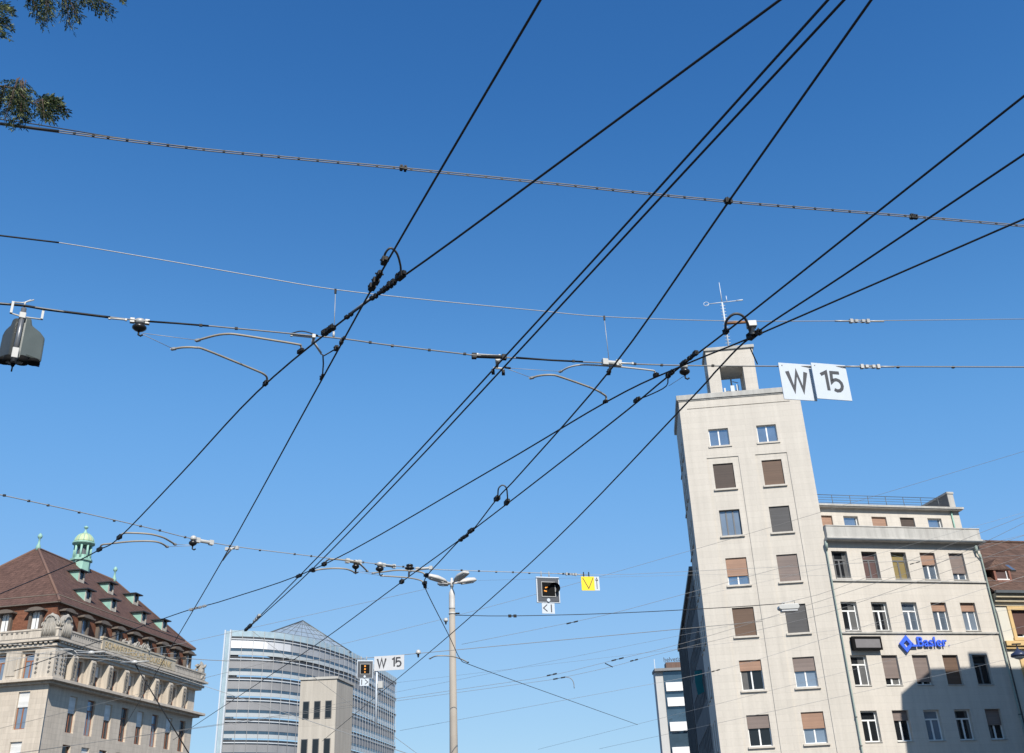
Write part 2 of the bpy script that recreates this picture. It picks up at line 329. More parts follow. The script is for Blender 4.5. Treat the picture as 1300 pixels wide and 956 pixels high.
# antenna mast on the turret
an = thing('antenna_mast', tw.matrix_basis @ Vector((-4.05, 3.0, 35.02)) if False else (Matrix.Translation(P0) @ Matrix.Rotation(R(-5.75), 4, 'Z') @ Vector((-4.05, 2.7, 35.02))), 'white antenna mast with short rungs and two side arms on top of the belfry turret', 'antenna', rz=R(-5.75))
q = MB(); q.tube([(0, 0, 0), (0, 0, 4.4)], .07, 8); q.tube([(0, 0, 4.4), (0, 0, 6.2)], [.04, .025], 8)
for k in range(15): q.tube([(-.2, 0, .35+k*.27), (.2, 0, .35+k*.27)], .026, 6)
q.build('mast', SIGNW, an)
q = MB(); q.tube([(0, 0, 4.42), (-1.0, 0, 4.38)], .035, 6)
ring = [(-1.22 + .2*math.cos(t*math.pi/6), .05*math.sin(t*math.pi/6), 4.4 + .2*math.sin(t*math.pi/6)) for t in range(13)]
q.tube(ring, .022, 6, False); q.tube([(-1.0, 0, 4.38), (-1.35, 0, 4.25)], .02, 6); q.build('loop_arm', SIGNW, an)
q = MB(); q.tube([(0, 0, 4.42), (1.1, 0, 4.45)], .035, 6); q.tube([(1.1, 0, 4.45), (1.6, 0, 4.47)], .06, 8); q.tube([(.38, 0, 4.43), (.38, 0, 4.95)], .035, 6); q.build('rod_arm', SIGNW, an)
an2 = thing('radio_antenna', Matrix.Translation(P0) @ Matrix.Rotation(R(-5.75), 4, 'Z') @ Vector((-4.25, 2.7, 30.78)), 'white radio antenna cluster standing inside the open belfry turret', 'antenna', rz=R(-5.75))
q = MB(); q.tube([(0, 0, 0), (0, 0, 2.2)], .06, 8); q.tube([(-.55, 0, 1.15), (.5, .1, 1.2)], .03, 6); q.tube([(.1, 0, 1.9), (.5, 0, 1.75)], .03, 6); q.build('post', GALV, an2)
q = MB(); q.box(-.14, .16, -.22, -.05, .55, 1.5); q.box(-.62, -.48, -.1, .05, .7, 1.4); q.box(.32, .48, -.12, .02, .95, 1.6); q.build('panel_antenna', SIGNW, an2, bevel=.02)

# ================================================================== lower blocks behind the tower
sb = thing('rear_building', P0, 'shaded dark grey building adjoining the left flank of the stone tower', 'building', rz=R(-5.75))
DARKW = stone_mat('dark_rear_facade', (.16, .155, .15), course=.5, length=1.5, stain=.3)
holes = [(7.4 + 1.75*k, 8.5 + 1.75*k, z, z+1.7) for k in range(10) for z in (4.3, 7.6, 10.9, 14.2, 17.2)]
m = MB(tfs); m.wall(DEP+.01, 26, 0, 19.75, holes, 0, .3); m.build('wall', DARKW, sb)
m = MB(); m.box(TL+.02, -.2, DEP+.02, 26, 19.6, 19.9); m.box(TL-.25, TL+.02, DEP+.02, 26.2, 19.7, 19.95); m.build('roof', ZINC, sb)
for i, (a, b, c, d) in enumerate(holes):
    if c < 7: continue
    window(sb, a, b, c, d, .25, GREYP, BGLASS if i % 11 == 3 else DGLASS, tfs, 1, None, DGREY if i % 4 == 1 else None, .6)
db = thing('office_block', P0, 'narrow dark block projecting behind the shaded rear building beside the tower', 'building', rz=R(-5.75))
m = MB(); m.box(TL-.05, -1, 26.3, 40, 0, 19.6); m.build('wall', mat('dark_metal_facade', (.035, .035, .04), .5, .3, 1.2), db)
m = MB()
for k in range(9): m.box(TL-.2, TL-.06, 27 + k*1.4, 27.15 + k*1.4, 2, 19.4)
m.build('facade_fin', DARKW, db)
m = MB(); m.box(TL-.25, -.8, 26.25, 40.2, 19.6, 19.95); m.build('roof', DARKMET, db)

# ================================================================== five-bay wing to the right of the tower
wg = thing('office_building', P0, 'five-bay pale stone office building with a blue company sign and a setback attic', 'building', rz=R(12.75))
HA = [(.27 + 2.16*k, 1.39 + 2.16*k) for k in range(5)]
WR = [(17.02, 18.82), (13.68, 15.49), (10.3, 12.13), (7.0, 8.8), (3.2, 5.4)]
m = MB(); m.wall(0, 11.4, 0, 19.5, [(a, b, c, d) for a, b in HA for c, d in WR], 0, .32)
m.face([(11.4, 0, 0), (11.4, 14, 0), (11.4, 14, 19.5), (11.4, 0, 19.5)]); m.face([(0, 14, 0), (11.4, 14, 0), (11.4, 14, 19.5), (0, 14, 19.5)])
m.build('wall', LIME, wg)
m = MB()
for z in (16.8, 13.45): m.box(-.06, 11.28, -.11, -.003, z, z+.12)
m.build('string_course', LIME2, wg, bevel=.015)
m = MB(); m.box(-.1, 11.62, -.5, .3, 19.44, 19.6); m.box(-.04, 11.56, -.38, .3, 19.6, 19.72); m.box(0.02, 11.5, -.3, .2, 19.72, 20.42); m.box(0, 11.53, -.34, .22, 20.42, 20.5); m.build('parapet', PARA, wg, bevel=.02)
q = MB(); q.box(-.12, 11.64, -.53, -.503, 19.47, 19.56); q.build('gutter', ZINC, wg)
AH = [(.72, 1.84), (2.69, 3.79), (4.84, 5.97), (7.03, 8.14), (9.19, 10.28)]
m = MB(); m.wall(.05, 11.25, 19.6, 22.35, [(a, b, 20.2, 21.82) for a, b in AH], 1.8, .3); m.face([(.05, .1, 19.8), (11.4, .1, 19.8), (11.4, 1.9, 19.8), (.05, 1.9, 19.8)])
m.build('attic_wall', LIME, wg)
m = MB(); m.box(.0, 11.9, 1.45, 13.5, 22.35, 22.42); m.box(-.05, 12.0, 1.38, 13.5, 22.42, 22.56); m.build('roof_slab', LIME2, wg)
m = MB(); m.box(11.25, 11.78, 1.78, 13.8, 19.6, 22.35); m.build('end_pier', LIME, wg)
m = MB(); m.box(11.3, 11.74, 1.95, 13.6, 22.56, 23.7); m.build('fire_wall', mat('shade_toned_render', (.16, .155, .15), .9, .2, 2), wg)  # flank away from the sun, its shade put into the render colour
m = MB(); m.box(11.24, 11.8, 1.85, 13.7, 23.7, 23.84); m.box(11.29, 11.76, 1.9, 1.948, 22.56, 23.7); m.build('coping', LIME2, wg)  # coping, plus the sunlit front edge given a paler colour
m = MB()
for k in range(8): m.tube([(1.0 + 1.39*k, 2.3, 22.56), (1.0 + 1.39*k, 2.3, 23.5)], .022, 6)
for k in range(5): m.tube([(.4, 2.3, 22.75 + .185*k), (11.0, 2.3, 22.75 + .185*k)], .014 if k < 4 else .022, 6)
m.build('roof_railing', ZINC, wg)
wsp = [[(DGLASS, None, 0, GREYP), (MAROON, None, 0, GREYP), (OLIVE, None, 0, GREYP), (BGLASS, TANB, .42, WHITEP), (BGLASS, TAUPE, .72, WHITEP)],
       [(DGLASS, None, 0, WHITEP), (DGLASS, None, 0, WHITEP), (BGLASS, None, 0, WHITEP), (BGLASS, TANB, .27, WHITEP), (PGLASS, TANB, .27, WHITEP)],
       [(DGLASS, None, 0, WHITEP), (DGLASS, TAUPE, .73, WHITEP), (DGLASS, TAUPE, .86, WHITEP), (DGLASS, BROWNB, 1, GREYP), (DGLASS, None, 0, GREYP)],
       [(DGLASS, None, 0, WHITEP), (DGLASS, TAUPE, .3, WHITEP), (PGLASS, None, 0, WHITEP), (DGLASS, None, 0, WHITEP), (DGLASS, TAUPE, .5, WHITEP)],
       [(DGLASS, None, 0, GREYP)]*5]
for r, (z0, z1) in enumerate(WR):
    for k, (a, b) in enumerate(HA):
        g, bl, cv, fr = wsp[r][k]
        window(wg, a, b, z0, z1, .3, fr, g, None, 1, .7, bl, cv, (.02, .05, .05) if (r, k) != (0, 0) else (.0, .09, .1), .075)
asp = [(DGLASS, TANB, .5), (BGLASS, None, 0), (DGLASS, mat_tan2 if False else TANB, 1), (DGLASS, DBROWN, 1), (BGLASS, None, 0)]
for k, (a, b) in enumerate(AH):
    g, bl, cv = asp[k]
    if cv == .5: cv = .6
    window(wg, a, b, 20.2, 21.82, 2.05, WHITEP, g, None, 1, .52, bl, cv)
def pipe(pts, r, name='drainpipe', brackets=True):
    q = MB(); q.tube(spline(pts, 4), r, 10)
    o = q.build(name, PIPE, wg)
    if brackets:
        c = MB(); z = pts[-2][2] - .6
        while z > 1: c.box(pts[-1][0]-r*1.35, pts[-1][0]+r*1.35, pts[-1][1]-r*1.3, pts[-1][1]+r*1.6, z, z+.06); z -= 1.65
        c.build('bracket', ZINC, o)
    h = MB(); h.lathe([(r*1.1, -.35), (r*2.2, -.05), (r*2.3, .12), (r*1.6, .2)], pts[0], 10); h.build('hopper', PIPE, o)
pipe([(-.10, -.2, 19.2), (-.10, -.18, 18.8), (-.11, -.1, 18.2), (-.12, -.1, 9), (-.12, -.1, .2)], .045)
pipe([(10.98, -.22, 19.15), (11.0, -.2, 18.85), (11.22, -.14, 18.45), (11.27, -.13, 18.0), (11.27, -.13, 9), (11.27, -.13, .2)], .052)
q = MB(); q.tube([(11.5, .18, 16.2), (11.5, .12, 15.4), (11.5, -.02, 14.8), (11.5, -.05, .2)], .05, 10); q.build('drainpipe', ZINC, wg)
q = MB(); q.tube([(11.15, 1.72, 22.35), (11.15, 1.72, 19.8)], .05, 8); q.build('drainpipe', COPPER, wg)
# company sign on the wing
sg = thing('company_sign', P0, 'bright blue company sign with a diamond emblem and raised letters on the stone facade', 'sign', rz=R(12.75))
q = MB()
O = [(4.33, 13.33), (4.74, 12.78), (4.2, 12.26), (3.78, 12.82)]; I = [(4.31, 13.02), (4.5, 12.78), (4.22, 12.54), (4.05, 12.81)]
for i in range(4): q.prism([O[i], O[(i+1) % 4], I[(i+1) % 4], I[i]], -.23, -.1)
q.prism([(4.66, 12.9), (4.8, 12.74), (5.04, 12.74), (5.04, 12.62), (4.58, 12.62)], -.23, -.1)
q.build('emblem', SIGBLUE, sg)
text_part('lettering', 'Basler', .88, .1, SIGBLUE, sg, (5.04, -.13, 12.64), bold=.008, sx=.99, shear=.03)
q = MB()
for xx in (4.2, 5.3, 6.1, 6.9, 7.4): q.box(xx-.02, xx+.02, -.1, -.004, 12.7, 12.74)
q.build('stand_off', SIGBLUE, sg)
bd = thing('sign_board', P0, 'black-framed sign board with a plain grey face above the first-bay window', 'sign', rz=R(12.75))
q = MB(); q.box(.42, 2.46, -.34, -.28, 13.08, 13.24); q.box(.42, .62, -.34, -.28, 12.4, 13.08); q.box(2.36, 2.46, -.34, -.28, 12.4, 13.08); q.box(.62, 2.36, -.34, -.28, 12.4, 12.53); q.box(.45, 2.43, -.28, -.004, 12.42, 13.22); q.build('case', BLACK, bd)
q = MB(); q.box(.63, 2.35, -.33, -.285, 12.54, 13.07); q.build('face', mat('grey_sign_face', (.17, .16, .16), .5, .2, 3), bd)

# ================================================================== neighbouring house on the right
nb = thing('town_house', P0, 'cream house with brown tiled roof, dormer and ochre window surrounds at the right edge', 'building', rz=R(12.75))
CREAM = mat('cream_render', (.56, .535, .46), .85, .06, 1.5); BEIGE = stone_mat('beige_cornice_stone', (.50, .43, .31), course=3, length=2, stain=.3); OCHRE = stone_mat('ochre_stone', (.60, .42, .20), course=3, length=2, stain=.2)
NW = [(12.68 + 3.1*k, 14.1 + 3.1*k, z, z+1.75) for k in range(4) for z in (13.3, 9.9, 6.5)]
m = MB(); m.wall(11.55, 25, 0, 15.75, NW, .15, .3); m.face([(11.55, .15, 0), (11.55, 11, 0), (11.55, 11, 15.75), (11.55, .15, 15.75)]); m.build('wall', CREAM, nb)
m = MB(); m.box(11.56, 25.2, -.3, .14, 15.8, 16.1); m.box(11.56, 25.2, -.1, .14, 15.55, 15.8); m.box(11.58, 25, .05, .14, 15.3, 15.36); m.build('cornice', BEIGE, nb, bevel=.02)
m = MB(); m.box(11.5, 25.3, -.5, -.302, 16.06, 16.24); m.build('gutter', ZINC, nb)
m = MB(); m.box(11.56, 25, -.18, .14, 12.68, 13.0); m.box(11.56, 25, -.05, .14, 12.5, 12.68); m.build('string_course', OCHRE, nb, bevel=.02)
m = MB(); m.face([(11.5, -.35, 16.2), (25.3, -.35, 16.2), (25.3, 5.6, 21.3), (11.5, 5.6, 21.3)]); m.face([(11.5, 5.6, 21.3), (25.3, 5.6, 21.3), (25.3, 11.5, 16.2), (11.5, 11.5, 16.2)]); m.face([(11.52, -.3, 16.2), (11.52, 5.6, 21.25), (11.52, 11.4, 16.2)])
rf = m.build('roof', TILE2, nb)
m = MB(); m.tube([(11.5, 5.6, 21.32), (25.3, 5.6, 21.32)], .13, 8); m.build('ridge_tiles', TILE2, rf)
for i, (a, b, c, d) in enumerate(NW):
    o = window(nb, a, b, c, d, .4, WHITEP, DGLASS, None, 1, None, slat_mat('maroon_shutter', (.09, .04, .03), .06) if i == 0 else MATS['maroon_shutter'], .86 if i % 3 != 1 else .3)
    s_ = MB(); t = .24
    for q_ in ((a-t, a-.003, c-.05, d+t), (b+.003, b+t, c-.05, d+t), (a-.003, b+.003, d+.003, d+t)): s_.box(q_[0], q_[1], .05, .147, q_[2], q_[3])
    s_.box(a-t-.05, b+t+.05, .0, .147, c-.24, c-.055); s_.build('surround', OCHRE, o)
def roofz(y): return 16.2 + (y + .35) * 5.1 / 5.95
for k, xd in enumerate((12.62, 17.8, 22.6)):
    dm = MB(); y0 = .75; x1 = xd + 1.3
    dm.box(xd, xd+.16, y0, y0+.18, roofz(y0)-.1, 18.0); dm.box(x1-.16, x1, y0, y0+.18, roofz(y0)-.1, 18.0); dm.box(xd+.16, x1-.16, y0+.01, y0+.17, 17.85, 18.0); dm.box(xd+.16, x1-.16, y0-.05, y0+.17, roofz(y0)-.12, roofz(y0)+.08)
    d_ = dm.build('dormer', mat('red_brown_timber', (.21, .085, .055), .7, .25, 4), nb)
    c = MB(); c.prism([(xd+.02, 17.1), (xd+.02, 18.05), (x1-.02, 18.05), (x1-.02, 17.1)], y0+.19, 2.4); c.build('cheek', TILE2, d_)
    r_ = MB(); xm = (xd+x1)/2
    r_.face([(xd-.5, y0-.06, 17.9), (xm, y0+.3, 18.8), (xm, 2.9, 18.85), (xd-.5, 1.9, 18.05)]); r_.face([(x1+.12, y0-.06, 17.95), (xm, y0+.3, 18.8), (xm, 2.9, 18.85), (x1+.12, 1.9, 18.05)]); r_.face([(xd-.5, y0-.06, 17.9), (xm, y0+.3, 18.8), (x1+.12, y0-.06, 17.95)])
    r_.face([(xd-.48, y0-.05, 17.88), (x1+.1, y0-.05, 17.93), (x1+.1, 1.9, 18.0), (xd-.48, 1.9, 18.0)])
    r_.build('dormer_roof', TILE2, d_)
    g = MB(); g.box(xd+.17, x1-.17, y0+.08, y0+.1, roofz(y0)+.08, 17.85); g.build('pane', MAROON, d_)
    f_ = MB(); f_.box(xd+.17, x1-.17, y0+.02, y0+.07, roofz(y0)+.09, roofz(y0)+.17); f_.box(x1-.36, x1-.3, y0+.02, y0+.07, roofz(y0)+.17, 17.84); f_.build('frame', WHITEP, d_)
for xs, ys in ((12.7, 3.0), (14.6, 2.2), (19.5, 3.0)):
    q = MB(); a = math.atan2(5.1, 5.95); ax = Vector((1, 0, 0)); ay = Vector((0, math.cos(a), math.sin(a))); az_ = ax.cross(ay)
    q.obox(Vector((xs+.3, ys, roofz(ys))) + az_*.05, ax, ay, az_, .36, .42, .07); sk = q.build('skylight', ZINC, nb)
    q = MB(); q.obox(Vector((xs+.3, ys, roofz(ys))) + az_*.12, ax, ay, az_, .3, .36, .012); q.build('pane', BGLASS, sk)

# ================================================================== bank building on the left
C0 = Vector((-49.04, 109.52, 0))
BK = thing('bank_building', C0, 'ornate sandstone bank building with a steep brown hipped roof, green copper cupola and carved parapet', 'building', rz=R(79.5))
BM = Matrix.Translation(C0) @ Matrix.Rotation(R(79.5), 4, 'Z')
LX, LY = 34.2, 25.0
tl = lambda p: (p.y, p.x, p.z)                   # facade whose length runs along local y
def both(fn, name, mt, bevel=0, tfl=tl):
    a = MB(); fn(a, LX, False); b = MB(tfl); fn(b, LY, True)
    n = len(a.v); a.v += b.v; a.f += [[i+n for i in f] for f in b.f]; a.sm += b.sm
    return a.build(name, mt, BK, bevel=bevel)
RH = [(6.2 + 3.5*k - .75, 6.2 + 3.5*k + .75, z0, z1) for k in range(8) for z0, z1 in ((20.2, 22.65), (15.2, 18.9), (10, 14))] + [(2.75, 4.1-.6, 20.2, 22.6)]
LH = [(2.95 + 3.55*k, 4.3 + 3.55*k, z0, z1) for k in range(6) for z0, z1 in ((20.2, 22.75), (15.2, 18.9), (10, 14))]
a = MB(); a.wall(1.25, LX-1, 0, 23.3, RH, 1.3, .4); b = MB(tl); b.wall(.9, LY-1, 0, 23.3, LH, .9, .35); n = len(a.v); a.v += b.v; a.f += [[i+n for i in f] for f in b.f]; a.sm += b.sm
a.face([(LX-1, 1.3, 0), (LX-1, LY-1, 0), (LX-1, LY-1, 23.3), (LX-1, 1.3, 23.3)])
a.build('wall', SAND, BK)
for i, (x0, x1, z0, z1) in enumerate(RH): window(BK, x0, x1, z0, z1, 1.62, WOODP, DGLASS if i % 4 else PGLASS, None, 1, .7, WHITEB if i % 2 else None, .45, t=.09)
for i, (x0, x1, z0, z1) in enumerate(LH): window(BK, x0, x1, z0, z1, 1.2, WOODP, PGLASS, tl, 1, .72, WHITEB if i % 3 else None, .4, t=.1)
# corner pier, pilasters, scroll consoles
m = MB(); m.plan([(.45, .45), (2.6, .45), (2.6, 1.29), (1.26, 1.29), (.89, 1.0), (.89, 2.85), (.45, 2.85)], 20.12, 23.0); pr = m.build('corner_pier', SAND2, BK, bevel=.04)
for k in range(5):
    for xx in (.9, 1.75, 2.25): m = MB(); m.obox((xx, .42, 20.7 + k*.45), Vector((.7, 0, .7)), Vector((0, 1, 0)), Vector((-.7, 0, .7)), .11, .06, .11); m.build('rosette', SOFF, pr)
    for yy in (.9, 2.4): m = MB(); m.obox((.42, yy, 20.7 + k*.45), Vector((0, .7, .7)), Vector((1, 0, 0)), Vector((0, -.7, .7)), .1, .05, .1); m.build('rosette', SOFF, pr)
for k in range(6):
    y0 = 4.5 + 3.55*k; m = MB(); m.box(.55, .889, y0, y0+1.8, 20.12, 23.0); m.box(.48, .55, y0+.35, y0+1.45, 20.5, 22.6); m.build('pilaster', SAND2, BK, bevel=.04)
for k in range(8):
    xc = 4.3 + 3.5*k
    prof = [(1.29, 20.12), (.62, 20.12), (.5, 20.4), (.52, 21.6), (.44, 22.2), (.42, 22.6), (.52, 22.85), (.75, 22.98), (1.29, 23.0)]
    m = MB(lambda p: (p.y, p.x, p.z)); m.prism(prof, xc-.42, xc+.42); cs = m.build('console', SAND2, BK)
    m = MB()
    for j in range(6): m.obox((xc, .45 if j > 2 else .5, 20.75 + j*.36), Vector((.7, 0, .7)), Vector((0, 1, 0)), Vector((-.7, 0, .7)), .1, .07, .1)
    m.box(xc-.36, xc-.24, .36, .55, 20.5, 22.6); m.box(xc+.24, xc+.36, .36, .55, 20.5, 22.6)
    m.build('rosette', SOFF, cs)
def ring(name, mt, lo, hi, out, bevel=.03):          # a moulding running round the building at a given projection
    m = MB(); m.box(out, LX-out, out, LY-out, lo, hi); return m.build(name, mt, BK, bevel=bevel)
ring('cornice', SAND2, 19.55, 19.8, .55); ring('cornice', SAND, 19.8, 20.1, .02)
ring('architrave', SAND, 23.0, 23.3, .6); ring('cornice', SAND2, 23.3, 23.62, .35)
def comb(L):
    out = [(.6, 23.84), (.6, 23.76)]
    for k in range(int((L - 1.6)/.6)): x = .8 + k*.6; out += [(x, 23.76), (x, 23.63), (x + .32, 23.63), (x + .32, 23.76)]
    return out + [(L - .6, 23.76), (L - .6, 23.84)]
m = MB(); m.prism(comb(LX), .12, .36); m.build('dentil_course', SAND2, BK); m = MB(tl); m.prism(comb(LY), .12, .36); m.build('dentil_course', SAND2, BK)
ring('cornice', SAND, 23.84, 24.1, 0.0); ring('blocking_course', SOFF, 24.1, 24.28, .3); 
m = MB(); m.box(.4, LX-.4, .4, .75, 24.28, 25.05); m.box(.4, .75, .75, LY-.4, 24.28, 25.05); m.box(LX-.75, LX-.4, .75, LY-.4, 24.28, 25.05)
m.box(.33, LX-.33, .33, .82, 25.05, 25.22); m.box(.33, .82, .82, LY-.33, 25.05, 25.22); m.box(LX-.82, LX-.33, .82, LY-.33, 25.05, 25.22)
pp = m.build('parapet', SAND2, BK)
m = MB()
for k in range(16):
    for q0 in (2.9, 26.0):
        xx = q0 + k*.42
        if xx < 8.3 or xx > 25.8: m.box(xx, xx+.17, .36, .399, 24.8, 25.03)
for k in range(34): m.box(.36, .399, 4 + k*.6, 4.25 + k*.6, 24.82, 25.03)
m.build('parapet_relief', SOFF, pp)
m = MB(); m.box(8.6, 25.4, .28, .6, 24.28, 25.5); m.box(8.5, 25.5, .2, .68, 25.5, 25.68); pn = m.build('inscription_panel', stone_mat('ochre_inscription_stone', (.53, .46, .35), course=9, length=9, stain=.3), BK)
text_part('lettering', 'SCHWEIZERISCHE VOLKSBANK', 1.0, .05, GOLD, pn, (9.1, .27, 24.52), bold=.0, sx=1.09)
CARVE = stone_mat('weathered_carving_stone', (.40, .37, .32), course=9, length=9, stain=.5)
def lumps(name, cen, sz, n, par, seed):             # carved stone trophy: many rounded bosses grown together
    rg = random.Random(seed); bm = bmesh.new()
    for i in range(n):
        t = rg.random()*.92; ww = (1 - t*.3)*1.05
        c = Vector(cen) + Vector((rg.uniform(-1, 1)*sz[0]*.5*ww, rg.uniform(-1, 1)*sz[1]*.5, t*sz[2]))
        mt = Matrix.Translation(c) @ Matrix.Rotation(rg.uniform(0, 3), 4, Vector((rg.random(), rg.random(), rg.random()+.1)).normalized()) @ Matrix.Diagonal((rg.uniform(.12, .24), rg.uniform(.1, .2), rg.uniform(.2, .55), 1))
        bmesh.ops.create_icosphere(bm, subdivisions=2, radius=1, matrix=mt)
    for s_ in ((0, .42, .5, .55), (-.12, .5, .5, .3), (.3, .3, .3, .62)):
        mt = Matrix.Translation(Vector(cen) + Vector((0, 0, sz[2]*(.45 + s_[0])))) @ Matrix.Diagonal((sz[0]*s_[1], sz[1]*s_[2], sz[2]*s_[3]*(.55 if s_[0] > .2 else 1), 1)); bmesh.ops.create_icosphere(bm, subdivisions=3, radius=1, matrix=mt)
    me = bpy.data.meshes.new(name); bm.to_mesh(me); bm.free(); me.polygons.foreach_set('use_smooth', [True]*len(me.polygons)); me.materials.append(CARVE)
    o = bpy.data.objects.new(name, me); COL.objects.link(o); o.parent = par; return o
def cartouche(tf, seed):                              # shield-shaped carved stone with drapery folds and a scrolled crown
    rg = random.Random(seed); m = MB(tf)
    out = [(-.95, 24.28), (.95, 24.28), (.98, 24.7), (.86, 25.3), (.84, 25.9)] + [(.8*math.cos(R(t)), 26.0 + .72*math.sin(R(t))) for t in range(10, 171, 16)] + [(-.84, 25.9), (-.86, 25.3), (-.98, 24.7)]
    m.prism(out, -.24, .3); o = m.build('carved_cartouche', CARVE, BK, bevel=.09)
    f = MB(tf); f.tube([(.62*math.cos(R(t)), -.27, 26.0 + .5*math.sin(R(t))) for t in range(0, 181, 15)], .1, 8)
    for k in range(9):
        x = -.76 + k*.19; a = rg.uniform(-.08, .08); f.tube([(x, -.25, 24.4), (x + a, -.31, 25.0 + rg.uniform(-.1, .1)), (x*.85 - a*.5, -.27, 25.7 + rg.uniform(-.15, .2))], [.075, rg.uniform(.07, .11), .05], 8)
    for s_ in (-1, 1): f.tube([(s_*.9, -.12, 25.9), (s_*1.04, -.16, 25.7), (s_*.98, -.2, 25.45), (s_*.82, -.24, 25.5), (s_*.84, -.26, 25.68)], .085, 8)
    f.build('relief', CARVE, o); b_ = MB(tf); b_.lathe([(.05, 26.2), (.2, 26.3), (.24, 26.5), (.14, 26.75), (.03, 26.82)], (0, -.1, 0), 10); b_.build('finial', CARVE, o)
cartouche(lambda p: (.62 + p.y, 1.55 + p.x, p.z), 2); cartouche(lambda p: (1.75 + p.x, .62 + p.y, p.z), 3)
lumps('carved_cartouche', (LX-.9, .8, 24.28), (1.5, .9, 2.2), 40, BK, 4); lumps('carved_crest', (17.2, .55, 25.6), (4.4, .4, .5), 40, BK, 5); lumps('carved_crest', (14.2, .55, 25.6), (2.2, .4, .4), 22, BK, 6)
# brick attic storey with hooded windows
AX, AY = 2.4, 2.4; EX = 33.2; EY = 21.6
m = MB(); m.box(AX, EX-.3, AY, EY, 24.2, 28.4); m.build('attic_wall', BRICK, BK)
def hooded(c, tf, k):
    m = MB(tf)
    m.box(c-.78, c-.5, -.4, -.003, 25.3, 27.55); m.box(c+.5, c+.78, -.4, -.003, 25.3, 27.55)
    arc = [(c + .98*math.cos(math.pi*t/8), 27.4 + .34*math.sin(math.pi*t/8)) for t in range(9)]
    m.prism([(c+1.0, 27.5)] + [(x, z+.2) for x, z in arc] + [(c-1.0, 27.5), (c-.5, 27.4), (c-.3, 27.55), (c, 27.62), (c+.3, 27.55), (c+.5, 27.4)], -.75, -.003)
    m.box(c-1.15, c+1.15, -.85, -.003, 27.5, 27.66); m.box(c-.85, c+.85, -.45, -.003, 25.1, 25.3)
    o = m.build('attic_window', HOOD, BK)
    p = MB(tf); p.box(c-.5, c+.5, -.12, -.05, 25.3, 27.5); p.build('pane', WHITEP if k else PGLASS, o)
    if k: f = MB(tf); f.box(c-.5, c+.5, -.17, -.13, 25.3, 25.62); f.box(c-.03, c+.03, -.16, -.125, 25.62, 27.45); f.build('sash', GREYP, o)
for k in range(9): hooded(3.9 + 3.5*k if k < 8 else 31.9, lambda p: (p.x, AY + p.y, p.z), k % 3 != 1)
for k in range(5): hooded(AY + 2.25 + 3.72*k, lambda p: (AX + p.y, p.x, p.z), 1)
# roof: flared foot and steep hip
e = .45; ex0, ey0, ex1, ey1 = AX-e, AY-e, EX+e-.2, EY+e
RZ = 37.4; rx0, rx1, ry = 10.5, 27.6, 12.0
E_ = [(ex0, ey0), (ex1, ey0), (ex1, ey1), (ex0, ey1)]; B_ = [(AX+.85, AY+.85), (EX-.6, AY+.85), (EX-.6, EY-.85), (AX+.85, EY-.85)]
m = MB(); zb = 29.5
for i in range(4): m.face([(*E_[i], 28.42), (*E_[(i+1) % 4], 28.42), (*B_[(i+1) % 4], zb), (*B_[i], zb)])
m.face([(*B_[0], zb), (*B_[1], zb), (rx1, ry, RZ), (rx0, ry, RZ)]); m.face([(*B_[2], zb), (*B_[3], zb), (rx0, ry, RZ), (rx1, ry, RZ)])
m.face([(*B_[3], zb), (*B_[0], zb), (rx0, ry, RZ)]); m.face([(*B_[1], zb), (*B_[2], zb), (rx1, ry, RZ)])
ROOF = m.build('roof', TILE, BK)
m = MB(); m.box(ex0, ex1, ey0, ey1, 28.3, 28.415); m.build('eaves_board', HOOD, ROOF)
m = MB(); P3 = lambda q, z: (*q, z)
m.tube([P3(B_[0], zb), (rx0, ry, RZ), (rx1, ry, RZ), P3(B_[1], zb)], .16, 8); m.tube([P3(E_[0], 28.44), P3(B_[0], zb)], .15, 8); m.tube([P3(B_[3], zb), (rx0, ry, RZ)], .16, 8); m.tube([P3(B_[2], zb), (rx1, ry, RZ)], .16, 8); m.tube([P3(E_[1], 28.44), P3(B_[1], zb)], .15, 8)
m.build('ridge_tiles', mat('ridge_tile', (.15, .085, .062), .85, .25, 6), ROOF)
m = MB(); m.tube([P3(B_[0], zb+.03), P3(B_[1], zb+.03)], .07, 6); m.tube([P3(B_[0], zb+.03), P3(B_[3], zb+.03)], .07, 6); m.build('snow_guard', HOOD, ROOF)
